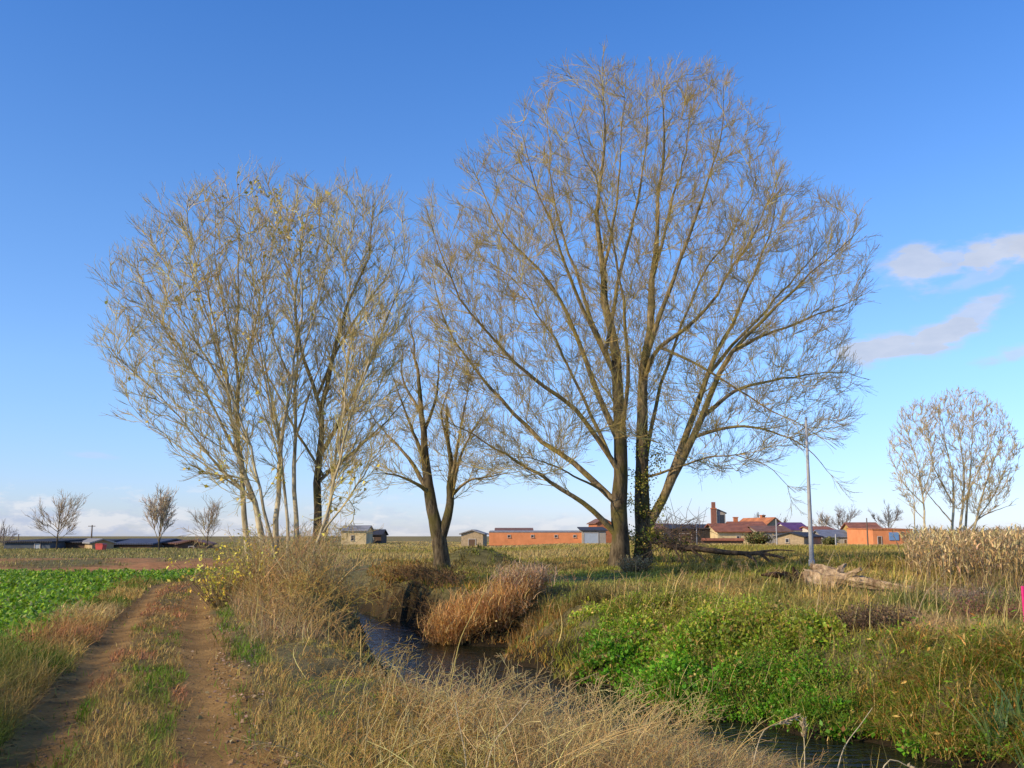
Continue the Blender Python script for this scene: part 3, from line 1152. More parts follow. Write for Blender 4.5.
# --- maize
def maize():
    stalks, strips = [], []
    xs, ys, hs = [], [], []
    for r in range(46):
        y0 = 27.5 + r * .75
        n = 70
        x = np.linspace(PX(914, y0) + .25 * math.sin(r * 1.7), PX(1190, y0), n) + RNG.normal(0, .07, n)
        xs.append(x)
        ys.append(np.full(n, y0) + RNG.normal(0, .12, n) + (x - PX(905, y0)) * -.12)
    x = np.concatenate(xs)
    y = np.concatenate(ys)
    z = height(x, y)
    keep = RNG.random(len(x)) < .85
    x, y, z = x[keep], y[keep], z[keep]
    n = len(x)
    top = 1.88 + .02 * (y - 28) * .5 + RNG.normal(0, .13, n) + .15 * fbm(x, y, 4, 131)
    h = np.clip(top - z, .8, 2.4)
    base = np.stack([x, y, z], -1)
    t = np.linspace(0, 1, 4)
    lean = RNG.normal(0, .12, (n, 2))
    P = base[:, None] + np.stack([lean[:, :1] * t ** 2 * h[:, None], lean[:, 1:] * t ** 2 * h[:, None], h[:, None] * t], -1)
    cst = jitter(mixc(np.array((.42, .32, .15)), np.array((.30, .20, .10)), RNG.random(n)), .15)
    R = np.broadcast_to((np.array([.016, .014, .011, .006]))[None], (n, 4)) * np.maximum(1, (y / 32))[:, None]
    sv, sq, sc = tubes(P, R, 3, cst[:, None])
    k = 9
    f = RNG.uniform(.25, 1.0, n * k)
    idx = np.repeat(np.arange(n), k)
    b = base[idx] + np.stack([lean[idx, 0] * f ** 2 * h[idx], lean[idx, 1] * f ** 2 * h[idx], h[idx] * f], -1)
    L = RNG.uniform(.18, .42, n * k)
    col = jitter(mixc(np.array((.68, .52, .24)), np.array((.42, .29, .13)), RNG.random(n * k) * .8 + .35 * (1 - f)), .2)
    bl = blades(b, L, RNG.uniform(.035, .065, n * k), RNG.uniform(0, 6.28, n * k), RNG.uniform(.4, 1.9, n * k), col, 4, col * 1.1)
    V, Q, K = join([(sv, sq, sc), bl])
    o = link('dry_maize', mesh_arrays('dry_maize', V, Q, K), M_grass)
    tag(o, 'pale dry standing maize field at the right behind the fallen log', 'maize', kind='stuff')


maize()


# ------------------------------------------------------------------ trees
def resample(pts, n):
    S = smooth_poly(pts, 10)
    d = np.r_[0, np.cumsum(np.linalg.norm(np.diff(S, axis=0), axis=1))]
    t = np.linspace(0, d[-1], n)
    return np.stack([np.interp(t, d, S[:, i]) for i in range(3)], -1)


def in_poly(px, py, poly):
    inside = np.zeros(len(px), bool)
    n = len(poly)
    for i in range(n):
        (x0, y0), (x1, y1) = poly[i], poly[(i + 1) % n]
        c = ((y0 > py) != (y1 > py))
        xx = (x1 - x0) * (py - y0) / ((y1 - y0) if y1 != y0 else 1e-9) + x0
        inside ^= c & (px < xx)
    return inside


def fill_crown(P0, R0, poly, D, n, maxd, up=.35, rfac=.55, depth=.85, asc=.3):
    """grow boughs from the limbs until their tips fill the crown's rounded volume"""
    poly = np.array(poly, float)
    lo, hi = poly.min(0), poly.max(0)
    q = RNG.uniform(lo, hi, (n * 8, 2))
    q = q[in_poly(q[:, 0], q[:, 1], poly)][:n]
    # half width of the crown at each height gives its depth there
    tips = []
    for a, b in q:
        xs = []
        for i in range(len(poly)):
            (x0, y0), (x1, y1) = poly[i], poly[(i + 1) % len(poly)]
            if (y0 > b) != (y1 > b):
                xs.append((x1 - x0) * (b - y0) / (y1 - y0) + x0)
        l_, r_ = min(xs), max(xs)
        hw = (r_ - l_) / 2
        u = (a - (l_ + r_) / 2) / max(hw, 1)
        dz = hw / 1000 * D * math.sqrt(max(0, 1 - u * u)) * depth
        tips.append(PT(a, b, D + RNG.uniform(-1, 1) * dz))
    tips = np.array(tips)
    N0, M0, _ = P0.shape
    k0 = 5
    pos = P0[:, k0:].reshape(-1, 3)
    tan = norm(np.gradient(P0, axis=1))[:, k0:].reshape(-1, 3)
    rad = R0[:, k0:].reshape(-1)
    d0 = np.array([np.sqrt(((pos - t) ** 2).sum(1)).min() for t in tips])
    order = np.argsort(d0)
    out = []
    m = 10
    tt = np.linspace(0, 1, m)[:, None]
    h00, h10, h01, h11 = 2 * tt ** 3 - 3 * tt ** 2 + 1, tt ** 3 - 2 * tt ** 2 + tt, -2 * tt ** 3 + 3 * tt ** 2, tt ** 3 - tt ** 2
    outR = []
    for i in order:
        v = tips[i] - pos
        dist = np.sqrt((v ** 2).sum(1))
        cs = (v * tan).sum(1) / np.maximum(dist, 1e-6)
        below = np.maximum(0, pos[:, 2] - tips[i][2] + asc * dist)
        cost = dist * (1 + 2.6 * np.maximum(0, .90 - cs)) + 1.2 * below + 20 * (dist < .35)
        j = int(np.argmin(cost))
        L = dist[j]
        if L > maxd or L < .3:
            continue
        a, b = pos[j], tips[i]
        dirv = (b - a) / L
        t0_ = norm((tan[j] * .75 + dirv * .6)[None])[0]
        t1_ = dirv + np.array([0, 0, up]) + RNG.normal(0, .08, 3)
        P = h00 * a + h10 * t0_ * L * .6 + h01 * b + h11 * t1_ * L * .6
        P = P + np.cumsum(RNG.normal(0, .007 * L, (m, 3)), 0) * tt
        r0 = min(max(rad[j] * rfac, .008), .008 + .0115 * L, .075)
        R = r0 * (1 - tt[:, 0]) ** .9 + .0055
        out.append(P)
        outR.append(R)
        pos = np.vstack([pos, P[2:]])
        tan = np.vstack([tan, norm(np.gradient(P, axis=0))[2:]])
        rad = np.r_[rad, R[2:]]
    return np.array(out), np.array(outR)


def build_tree(name, label, cat, D, limbs, params, group=None, bark=M_bark, twig_cols=None, thing_base=None, scale_r=1.0, crown=None):
    """limbs: list of dict(px=[(px,py)...], r=(r0,r1), d=depth offset at the tip, d0=depth at the foot, trunk=bool, droop)"""
    pr = dict(d1=2.4, d2=3.8, d3=4.5, l1=.42, l2=.45, l3=.5, a1=42, a2=40, a3=38, up=.05, rt=(.012, .0075, .005), min2=.5, min3=.3, t01=.22)
    pr.update(params)
    bx, by = (PX(thing_base[0], D), D) if thing_base else (limbs[0]['w'][0][0], limbs[0]['w'][0][1])
    bz = H(bx, by)
    root = thing(name, label, cat, (bx, by, bz), group)
    n = 18
    Ps, Rs, dr, trunk_parts = [], [], [], []
    for L in limbs:
        if 'w' in L:
            W = [np.array(w, float) for w in L['w']]
        else:
            q = L['px']
            W = []
            for i, (a, b) in enumerate(q):
                t = i / (len(q) - 1)
                dd = L.get('d0', 0) * (1 - t) + L.get('d', 0) * t
                W.append(PT(a, b, D + dd))
        if L.get('ground'):
            W[0] = np.array([W[0][0], W[0][1], min(W[0][2], H(W[0][0], W[0][1])) - .15])
        P = resample(W, n)
        ln = np.linalg.norm(P[-1] - P[0])
        wob = np.cumsum(RNG.normal(0, .006 * ln, (n, 3)), 0)
        wob -= np.linspace(0, 1, n)[:, None] * wob[-1] * .7
        wob[0] = 0
        P = P + wob * np.linspace(0, 1, n)[:, None] ** .5
        tt = np.linspace(0, 1, n)
        r0, r1 = L['r']
        R = (r0 * pr.get('rs', .7) * (1 - tt) ** 1.25 + r1 * .7 * tt) * scale_r
        if L.get('ground'):
            R = R * (1 + .3 * np.exp(-tt * ln / .6))
        if Ps and not L.get('ground'):      # seat the limb on the stem it leaves
            allp = np.concatenate([q[1:-1] for q in Ps])
            allr = np.concatenate([q[1:-1] for q in Rs])
            j = int(np.argmin(((allp - P[0]) ** 2).sum(1)))
            P = P + (allp[j] - P[0])[None] * ((1 - tt) ** 2)[:, None]
            R = np.minimum(R, max(allr[j] * .82, .012) * (1 - .3 * tt))
        Ps.append(P)
        Rs.append(R)
        dr.append(L.get('droop', 0.0))
        if L.get('trunk'):
            trunk_parts.append(len(Ps) - 1)
    P0 = np.stack(Ps)
    R0 = np.stack(Rs)
    dr = np.array(dr, float)
    ax = (bx, by)
    off = np.array([bx, by, bz])

    def add(nm, V, Q, K, mat):
        o = link(nm, mesh_arrays(nm, V - off, Q, K), mat, root)
        return o
    k0 = 12 if R0.max() > .1 else 8
    lims = [i for i in range(len(P0)) if i not in trunk_parts]
    for i in trunk_parts:
        V, Q, _ = tubes(P0[i:i + 1], R0[i:i + 1], k0)
        c = P0[i].repeat(k0, 0)
        # gnarl the bark outline
        dv = V - c
        a = np.arctan2(dv[:, 1], dv[:, 0])
        V = c + dv * (1 + .10 * np.sin(a * 3 + V[:, 2] * 1.3) + .07 * np.sin(a * 5 - V[:, 2] * 2.1) + RNG.normal(0, .03, len(V)))[:, None]
        Q = np.asarray(Q)
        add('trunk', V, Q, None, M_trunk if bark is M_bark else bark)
    for i in lims:
        V, Q, _ = tubes(P0[i:i + 1], R0[i:i + 1], k0 - 2)
        add('limb', V, Q, None, bark)
    P1, R1, dr1 = spawn(P0, R0, pr['d1'], pr['t01'], pr['a1'], pr['l1'], .9 * pr.get('ms', 1), 8, pr['up'], .10, pr['rt'][0], ax, pr.get('outk', .5), .35, .5, dr)
    if crown is not None:
        PC, RC = fill_crown(P0, R0, crown[0], D, crown[1], crown[2], pr.get('cup', .35), .5, .85, pr.get('asc', .3))
        P1b = np.stack([resample_n(p, 8) for p in PC])
        R1b = np.stack([np.interp(np.linspace(0, 1, 8), np.linspace(0, 1, 10), r) for r in RC])
        if len(P1):
            P1, R1 = np.vstack([P1, P1b]), np.vstack([R1, R1b])
        dr1 = np.zeros(len(P1))
    P2, R2, dr2 = spawn(P1, R1, pr['d2'], .15, pr['a2'], pr['l2'], pr['min2'], 6, pr['up'], .07, pr['rt'][1], ax, .4, .3, .6, dr1)
    P3, R3, dr3 = spawn(P2, R2, pr['d3'], .12, pr['a3'], pr['l3'], pr['min3'], 4, pr['up'], .07, pr['rt'][2], ax, .3, .3, .7, dr2)
    # twigs straight off the limbs' ends
    PL, RL, _ = spawn(P0[:, n // 2:], R0[:, n // 2:], pr['d1'] * 1.2, .3, pr['a2'], .25, pr['min2'], 5, pr['up'], .12, pr['rt'][1], ax, .3, .3, .5, dr)
    if True:
        print(name, len(P1), len(P2), len(P3))
    tc = twig_cols or ((.46, .36, .115), (.40, .31, .105), (.34, .255, .095))

    def cl(N, c, s=.18):
        return jitter(np.tile(np.array(c), (N, 1)), s)[:, None]
    parts = [tubes(P1, R1, 5, cl(len(P1), tc[0])), tubes(P2, R2, 3, cl(len(P2), tc[1])), tubes(P3, R3, 3, cl(len(P3), tc[2])),
             tubes(PL, RL, 3, cl(len(PL), tc[1]))]
    V, Q, K = join(parts)
    add('crown', V, Q, K, M_twig)
    return root, off, (P0, P1, P2, P3), add


def Z1(pts):      # large tree: points read in an enlargement of the photograph
    return [(420 + .69 * a, 50 + .69 * b) for a, b in pts]


def Z2(pts):
    return [(330 + .39 * a, 280 + .39 * b) for a, b in pts]


def Z3(pts):
    return [(780 + .3125 * a, 370 + .3125 * b) for a, b in pts]


def Z4(pts):
    return [(90 + .56 * a, 150 + .56 * b) for a, b in pts]


# --- the large twin-trunked tree
big = [
    dict(px=Z1([(289, 745), (291, 640), (288, 560), (284, 450), (264, 300), (250, 180), (258, 80), (256, 20)]), r=(.62, .02), d=.8, ground=1, trunk=1),
    dict(px=Z1([(322, 745), (322, 670), (318, 600), (320, 500), (326, 420), (332, 330), (335, 250), (342, 150), (345, 45)]), r=(.58, .02), d=-.8, d0=.9, ground=1, trunk=1),
    dict(px=Z1([(280, 690), (245, 655), (195, 622), (130, 590), (80, 560), (30, 530)]), r=(.22, .02), d=-3.0, droop=.04),
    dict(px=Z1([(284, 650), (225, 592), (165, 550), (105, 485), (50, 405), (12, 300)]), r=(.24, .02), d=2.5),
    dict(px=Z1([(286, 600), (230, 520), (165, 470), (100, 415), (50, 345), (5, 225)]), r=(.20, .02), d=-4.0),
    dict(px=Z1([(287, 555), (250, 475), (222, 400), (175, 320), (115, 250), (75, 175)]), r=(.24, .02), d=1.0),
    dict(px=Z1([(285, 490), (245, 390), (212, 300), (180, 210), (150, 120)]), r=(.20, .02), d=-2.5),
    dict(px=Z1([(284, 460), (240, 360), (200, 260), (185, 150), (180, 75)]), r=(.16, .02), d=4.0),
    dict(px=Z1([(283, 430), (298, 310), (318, 190), (322, 60)]), r=(.20, .02), d=3.0),
    dict(px=Z1([(268, 320), (285, 220), (290, 120), (295, 35)]), r=(.12, .015), d=-2.0),
    dict(px=Z1([(320, 690), (352, 620), (378, 565), (412, 490), (452, 420), (520, 355), (585, 295), (640, 255)]), r=(.36, .02), d=-2.0, d0=.9),
    dict(px=Z1([(335, 645), (368, 560), (402, 470), (442, 380), (490, 290), (530, 190)]), r=(.30, .02), d=2.5, d0=.9),
    dict(px=Z1([(330, 445), (352, 380), (378, 300), (405, 220), (435, 130), (440, 50)]), r=(.20, .02), d=-1.5),
    dict(px=Z1([(328, 480), (346, 430), (400, 392), (452, 325), (495, 250), (520, 170)]), r=(.18, .02), d=-4.5),
    dict(px=Z1([(332, 350), (360, 250), (385, 150), (395, 45)]), r=(.15, .015), d=3.5),
    dict(px=Z1([(380, 470), (430, 482), (505, 520), (560, 545), (605, 580)]), r=(.11, .015), d=-4.5, d0=-1, droop=.05),
    dict(px=Z1([(395, 525), (450, 492), (520, 475), (590, 470), (650, 480)]), r=(.16, .015), d=2.0, droop=.06),
    dict(px=Z1([(380, 570), (440, 552), (500, 552), (560, 575), (600, 620)]), r=(.14, .015), d=-1.0, droop=.08),
    dict(px=Z1([(452, 420), (530, 395), (600, 375), (655, 350)]), r=(.13, .015), d=3.0, d0=-1, droop=.03),
    dict(px=Z1([(402, 470), (470, 400), (545, 330), (610, 250)]), r=(.15, .015), d=4.0, d0=1),
    dict(px=Z1([(318, 600), (345, 480), (405, 330), (470, 220), (490, 140)]), r=(.17, .015), d=5.5),
    dict(px=Z1([(288, 560), (300, 430), (270, 250), (225, 140), (215, 70)]), r=(.17, .015), d=-5.0),
    dict(px=Z1([(288, 590), (255, 520), (190, 400), (130, 330), (60, 290)]), r=(.15, .015), d=5.5),
    dict(px=Z1([(330, 640), (390, 610), (440, 590), (500, 600), (545, 640)]), r=(.10, .012), d=-2.5, droop=.08),
    dict(px=Z1([(275, 640), (215, 610), (160, 590), (110, 595)]), r=(.09, .012), d=-4, droop=.06),
]
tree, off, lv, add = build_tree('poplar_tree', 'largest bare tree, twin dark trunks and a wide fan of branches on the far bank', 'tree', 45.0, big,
                                dict(d1=.7, d2=4.2, d3=5.0, l1=.16, l2=.40, l3=.6, a1=36, a2=28, a3=30, up=.05, dbg=1, cup=.4, min2=.75, min3=.42, rs=.66, t01=.3, rt=(.009, .0065, .005)), thing_base=(632, 0),
                                crown=([(500, 482), (462, 462), (440, 415), (425, 350), (418, 270), (424, 190), (446, 205), (466, 160), (500, 140), (520, 100), (560, 66), (595, 56),
                                        (640, 60), (700, 62), (738, 84), (765, 130), (795, 170), (830, 195), (858, 212), (876, 245), (858, 290), (850, 340), (862, 400), (842, 440),
                                        (800, 452), (760, 468), (715, 476), (690, 470), (660, 440), (590, 440), (560, 478)], 2350, 7.0))


def leaf_cloud(P, n, spread, L, cols, up=.2):
    """leaves hanging about given points"""
    i = RNG.integers(0, len(P), n)
    p = P[i] + RNG.normal(0, 1, (n, 3)) * spread
    d = rdir(n, -up)
    l = RNG.uniform(*L, n)
    c = np.array(cols)[RNG.integers(0, len(cols), n)]
    return leaves(p, d, rdir(n, .5), l, l * .75, jitter(c, .2))


YEL = [(.70, .52, .06), (.75, .60, .14), (.58, .46, .07)]
IVY = [(.17, .20, .025), (.32, .29, .05), (.12, .15, .02), (.42, .34, .07)]
trunk2 = lv[0][1][:6]
ivp = np.repeat(trunk2[:5], 8, 0) + RNG.normal(0, .42, (40, 3)) * np.array([1, 1, 1.2])
V, Q, K = leaf_cloud(ivp, 3000, .20, (.06, .12), IVY)
add('ivy', V, Q, K, M_green)

# --- middle tree
mid = [
    dict(px=Z2([(288, 735), (277, 640), (262, 555), (246, 470), (240, 380), (233, 300), (216, 190), (205, 90)]), r=(.44, .02), d=.2, ground=1, trunk=1),
    dict(px=Z2([(280, 668), (298, 610), (306, 560), (305, 490), (300, 410), (298, 325)]), r=(.30, .08), d=-.3, trunk=1),
    dict(px=Z2([(306, 590), (326, 490), (346, 430), (392, 355), (420, 300)]), r=(.15, .015), d=1.8),
    dict(px=Z2([(304, 520), (330, 400), (348, 310), (362, 220)]), r=(.13, .015), d=-1.5),
    dict(px=Z2([(306, 560), (350, 520), (420, 500), (490, 490)]), r=(.10, .012), d=-1.0),
    dict(px=Z2([(262, 560), (215, 520), (150, 495), (95, 500)]), r=(.13, .012), d=-1.6),
    dict(px=Z2([(258, 540), (200, 450), (140, 385), (95, 320)]), r=(.16, .012), d=1.5),
    dict(px=Z2([(246, 470), (205, 370), (170, 280), (140, 200)]), r=(.13, .012), d=-1.8),
    dict(px=Z2([(240, 400), (270, 290), (280, 200), (290, 110)]), r=(.11, .012), d=1.8),
    dict(px=Z2([(240, 350), (190, 260), (185, 180), (170, 100)]), r=(.10, .012), d=1.2),
    dict(px=Z2([(300, 430), (285, 340), (310, 260), (330, 170)]), r=(.08, .012), d=-1.2),
]
build_tree('forked_tree', 'smaller bare tree with a forked trunk standing between the poplar clump and the largest tree', 'tree', 46.0, mid,
           dict(d1=.7, d2=4.2, d3=4.8, l1=.2, l2=.42, l3=.6, a1=38, a2=30, a3=30, up=.05, cup=.4, min2=.6, min3=.4, rs=.82, rt=(.009, .006, .0045)), thing_base=(446, 0),
           crown=([(385, 400), (395, 360), (403, 325), (420, 300), (445, 305), (468, 335), (484, 380), (494, 420), (502, 460), (495, 492), (465, 490), (440, 470), (410, 485), (376, 492), (368, 450)], 480, 5.0))

# --- the clump of young pale poplars
POP_T = ((.54, .44, .18), (.45, .36, .145), (.38, .295, .12))
pops = [
    ('pale slender poplar leaning left, leftmost stem of the clump by the track', 31.0, 268,
     [dict(px=Z4([(318, 760), (300, 660), (265, 545), (240, 385), (205, 235), (175, 130)]), r=(.15, .012), d=-.3, ground=1, trunk=1),
      dict(px=Z4([(290, 640), (220, 560), (150, 470), (80, 400), (20, 345)]), r=(.07, .008), d=-1.0),
      dict(px=Z4([(265, 545), (190, 420), (130, 330), (60, 270), (25, 235)]), r=(.07, .008), d=.8),
      dict(px=Z4([(245, 430), (180, 330), (120, 240), (85, 170)]), r=(.06, .008), d=-.9),
      dict(px=Z4([(235, 370), (190, 240), (150, 150), (120, 85)]), r=(.05, .008), d=1.0),
      dict(px=Z4([(275, 610), (170, 540), (120, 500), (60, 460)]), r=(.045, .008), d=1.4)]),
    ('straight pale poplar stem rising just right of the leftmost leaning one in the clump', 32.0, 256,
     [dict(px=Z4([(295, 760), (282, 650), (262, 520), (254, 400), (264, 255), (278, 60)]), r=(.14, .012), d=.6, ground=1, trunk=1),
      dict(px=Z4([(256, 450), (215, 330), (180, 230), (165, 110)]), r=(.055, .008), d=1.2),
      dict(px=Z4([(258, 380), (235, 260), (225, 160), (230, 65)]), r=(.05, .008), d=-1.2),
      dict(px=Z4([(262, 420), (295, 300), (320, 200), (335, 90)]), r=(.05, .008), d=1.0)]),
    ('bright white-barked poplar with an upright stem in the middle of the clump', 30.5, 275,
     [dict(px=Z4([(330, 760), (338, 620), (352, 470), (368, 330), (382, 200), (392, 90)]), r=(.13, .012), d=-.5, ground=1, trunk=1),
      dict(px=Z4([(345, 520), (310, 400), (290, 280), (300, 120)]), r=(.055, .008), d=-1.1),
      dict(px=Z4([(360, 400), (400, 280), (430, 170), (440, 90)]), r=(.05, .008), d=-1.0)]),
    ('thin straight poplar stem just in front of the dark trunk in the clump', 31.5, 297,
     [dict(px=Z4([(368, 760), (370, 620), (374, 450), (372, 300), (345, 180), (330, 70)]), r=(.12, .012), d=.5, ground=1, trunk=1),
      dict(px=Z4([(374, 500), (410, 400), (450, 300), (490, 190)]), r=(.05, .008), d=-1.2),
      dict(px=Z4([(372, 420), (330, 320), (310, 220), (305, 100)]), r=(.05, .008), d=1.3)]),
    ('thickest darker trunk of the poplar clump, forking to the right', 33.0, 314,
     [dict(px=Z4([(400, 750), (402, 640), (402, 540), (408, 430), (440, 300), (485, 190), (500, 75)]), r=(.24, .015), d=.8, ground=1, trunk=1),
      dict(px=Z4([(404, 530), (470, 430), (520, 330), (560, 230), (575, 160)]), r=(.11, .01), d=-1.2),
      dict(px=Z4([(404, 480), (370, 340), (375, 220), (400, 70)]), r=(.11, .01), d=1.5),
      dict(px=Z4([(402, 600), (460, 545), (530, 480), (590, 400)]), r=(.085, .01), d=1.8),
      dict(px=Z4([(410, 430), (455, 330), (535, 210), (545, 120)]), r=(.09, .01), d=2.2),
      dict(px=Z4([(402, 570), (350, 470), (300, 380), (255, 300)]), r=(.08, .01), d=2.4)]),
    ('slanting poplar stem leaning right at the stream side of the clump', 30.0, 312,
     [dict(px=Z4([(372, 770), (410, 690), (440, 600), (470, 480), (520, 330), (560, 240)]), r=(.09, .01), d=-.8, ground=1, trunk=1),
      dict(px=Z4([(415, 680), (480, 590), (530, 520), (580, 470)]), r=(.05, .008), d=-1.4),
      dict(px=Z4([(450, 560), (455, 430), (480, 310), (505, 220)]), r=(.045, .008), d=-1.0)]),
    ('slim pale stem crossing the two leftmost poplars low down and leaning far left', 30.2, 284,
     [dict(px=Z4([(345, 775), (318, 660), (285, 530), (225, 380), (165, 270), (130, 180)]), r=(.085, .01), d=-.9, ground=1, trunk=1),
      dict(px=Z4([(285, 530), (215, 430), (150, 370), (95, 320)]), r=(.04, .008), d=-1.3)]),
    ('slim straight pale stem between the white barked poplar and the thin one beside it', 30.0, 290,
     [dict(px=Z4([(352, 775), (352, 640), (330, 480), (312, 340), (300, 220), (285, 110)]), r=(.08, .01), d=.7, ground=1, trunk=1),
      dict(px=Z4([(340, 560), (300, 440), (262, 330), (235, 200)]), r=(.04, .008), d=1.2)]),
    ('slim pale stem rising steeply just right of the thick dark trunk in the clump', 30.8, 318,
     [dict(px=Z4([(405, 775), (425, 640), (438, 500), (448, 360), (455, 230), (450, 110)]), r=(.08, .01), d=-.6, ground=1, trunk=1),
      dict(px=Z4([(432, 560), (480, 440), (515, 330), (540, 260)]), r=(.04, .008), d=-1.0)]),
]
POLY = [[(95, 340), (108, 265), (150, 205), (200, 180), (228, 200), (238, 300), (252, 450), (245, 515), (190, 465), (125, 402)],
        [(198, 190), (235, 165), (268, 170), (284, 200), (272, 350), (258, 460), (240, 470), (212, 300)],
        [(268, 190), (300, 178), (322, 190), (312, 330), (294, 460), (272, 430)],
        [(282, 190), (305, 178), (338, 185), (324, 330), (308, 450), (288, 410)],
        [(312, 200), (345, 180), (385, 188), (413, 228), (416, 310), (397, 380), (372, 455), (330, 495), (308, 460), (312, 330)],
        [(336, 330), (400, 290), (414, 330), (397, 400), (382, 470), (345, 535), (318, 545), (328, 470)],
        [(125, 300), (165, 225), (215, 240), (245, 350), (262, 470), (262, 530), (200, 470), (140, 390)],
        [(215, 220), (255, 190), (280, 230), (292, 380), (282, 500), (258, 440), (232, 330)],
        [(318, 230), (345, 200), (372, 230), (385, 330), (350, 450), (325, 500), (315, 400)]]
for i, (lab, D, bpx, limbs) in enumerate(pops):
    t, off, lv, add = build_tree('young_poplar', lab, 'tree', D, limbs,
                                 dict(d1=1.0, d2=5.0, d3=5.5, l1=.14, l2=.42, l3=.6, a1=32, a2=26, a3=28, up=.06, min2=.5, min3=.3, rs=.74, cup=.5, asc=.55,
                                      rt=(.007, .005, .0038), t01=.2), group='clump of young poplars', bark=(M_bark if i == 4 else M_birch), twig_cols=POP_T, thing_base=(bpx, 0), crown=(POLY[i], (520, 250, 180, 180, 520, 220, 200, 170, 190)[i], 3.6))
    # last yellow leaves
    ends = np.vstack([lv[2][:, -1], lv[3][:, -1]])
    sel = np.zeros(len(ends), bool)
    if i < 5:
        cl_ = [PT(236, 182, D), PT(262, 190, D), PT(250, 185, D), PT(268, 200, D), PT(285, 230, D), PT(200, 300, D), PT(190, 285, D), PT(298, 235, D)]
        for c in cl_:
            sel |= (np.abs(ends[:, 0] - c[0]) < .45) & (np.abs(ends[:, 2] - c[2]) < .5) & (RNG.random(len(ends)) < .075)
    sel |= RNG.random(len(ends)) < .002
    low = (ends[:, 2] < 4.2) & (RNG.random(len(ends)) < .05)
    V, Q, K = leaf_cloud(ends[sel | low], int((sel | low).sum() * 2 + 6), .06, (.08, .17), YEL + [(.30, .28, .06)])
    add('leaves', V, Q, K, M_green)

# --- bare tree on the right, behind the maize
rt = [
    ('tall bare multi-stemmed tree fanning out behind the maize field', 88.0, 958,
     [dict(px=Z3([(545, 540), (552, 400), (545, 280), (520, 180), (500, 85)]), r=(.17, .015), d=.5, ground=1, trunk=1),
      dict(px=Z3([(565, 540), (582, 400), (585, 280), (568, 160), (560, 70)]), r=(.18, .015), d=-.5, ground=1, trunk=1),
      dict(px=Z3([(585, 540), (608, 400), (622, 260), (628, 80)]), r=(.16, .015), d=1.0, ground=1, trunk=1),
      dict(px=Z3([(595, 540), (650, 390), (690, 280), (745, 150)]), r=(.15, .015), d=-1.0, ground=1, trunk=1),
      dict(px=Z3([(598, 520), (645, 470), (700, 445), (755, 430)]), r=(.12, .015), d=.6, droop=.02),
      dict(px=Z3([(610, 480), (680, 400), (720, 320), (760, 250)]), r=(.09, .012), d=1.5),
      dict(px=Z3([(585, 430), (640, 290), (680, 180), (690, 100)]), r=(.09, .012), d=-1.6),
      dict(px=Z3([(548, 430), (500, 330), (470, 230), (450, 140)]), r=(.09, .012), d=1.4),
      dict(px=Z3([(548, 480), (480, 400), (420, 330), (370, 290)]), r=(.08, .012), d=-1.3)]),
    ('thinner bare tree at the left edge of the maize field', 86.0, 924,
     [dict(px=Z3([(460, 540), (462, 420), (440, 290), (400, 170)]), r=(.14, .015), d=.3, ground=1, trunk=1),
      dict(px=Z3([(430, 540), (430, 450), (428, 330)]), r=(.08, .02), d=0, ground=1, trunk=1),
      dict(px=Z3([(462, 440), (400, 370), (360, 300), (350, 240)]), r=(.07, .012), d=-.8),
      dict(px=Z3([(460, 400), (490, 300), (480, 220), (460, 140)]), r=(.07, .012), d=.9),
      dict(px=Z3([(462, 470), (410, 430), (375, 410)]), r=(.05, .012), d=.7)]),
]
RPOLY = [[(935, 480), (925, 430), (932, 398), (955, 388), (976, 390), (1000, 405), (1015, 430), (1020, 460), (1008, 500), (985, 515), (950, 510)],
         [(892, 490), (890, 440), (900, 412), (915, 400), (932, 402), (938, 440), (936, 490), (915, 510)]]
for ri, (lab, D, bpx, limbs) in enumerate(rt):
    t, off, lv, add = build_tree('bare_tree', lab, 'tree', D, limbs,
                                 dict(d1=.6, d2=3.0, d3=3.2, l1=.2, l2=.45, cup=.55, asc=.65, a1=30, a2=26, a3=28, up=.07, rs=.8, rt=(.016, .013, .011)),
                                 twig_cols=((.58, .45, .21), (.54, .41, .19), (.48, .36, .16)), bark=M_birch, thing_base=(bpx, 0), crown=(RPOLY[ri], (1000, 420)[ri], 7.0))


# --- far trees
def far_tree(name, label, px, D, pybase, pytop, width, shape, cols, group=None, dens=1.0, thick=1.0):
    x = PX(px, D)
    z0 = H(x, D)
    h = PT(px, pytop, D)[2] - z0
    wd = width / 1000 * D
    limbs = []
    base = np.array([x, D, z0 - .1])
    fork = h * (.22 if shape == 'round' else .12)
    limbs.append(dict(w=[base, base + [0, 0, fork * .6], base + [wd * .02, 0, h * .55], base + [wd * .03, 0, h * .97]], r=(.022 * h, .02), ground=1, trunk=1))
    nl = 9
    for k in range(nl):
        a = k * 2.4 + 1.0
        s = fork + (h * .35) * (k / nl)
        rx = wd * .5 * (.75 + .25 * math.sin(k * 1.9)) * (1.0 if shape == 'round' else .8)
        hi = h * (.55 + .4 * ((k * .37) % 1)) if shape == 'round' else h * (.72 + .25 * ((k * .37) % 1))
        tip = base + np.array([math.cos(a) * rx, math.sin(a) * rx, hi])
        st = base + np.array([0, 0, s])
        md = st * .5 + tip * .5 + np.array([math.cos(a) * rx * .15, math.sin(a) * rx * .15, 0])
        limbs.append(dict(w=[st, md, tip], r=(.010 * h, .015)))
    return build_tree(name, label, 'tree', D, limbs,
                      dict(d1=2.3 * dens, d2=2.3 * dens, d3=2.4 * dens, l1=.5, l2=.5, a1=34, a2=30, a3=30, up=.09, min2=.6, min3=.5, ms=1.3,
                           rt=tuple(np.array((.017, .012, .010)) * thick)), group=group, twig_cols=cols, bark=M_bark)


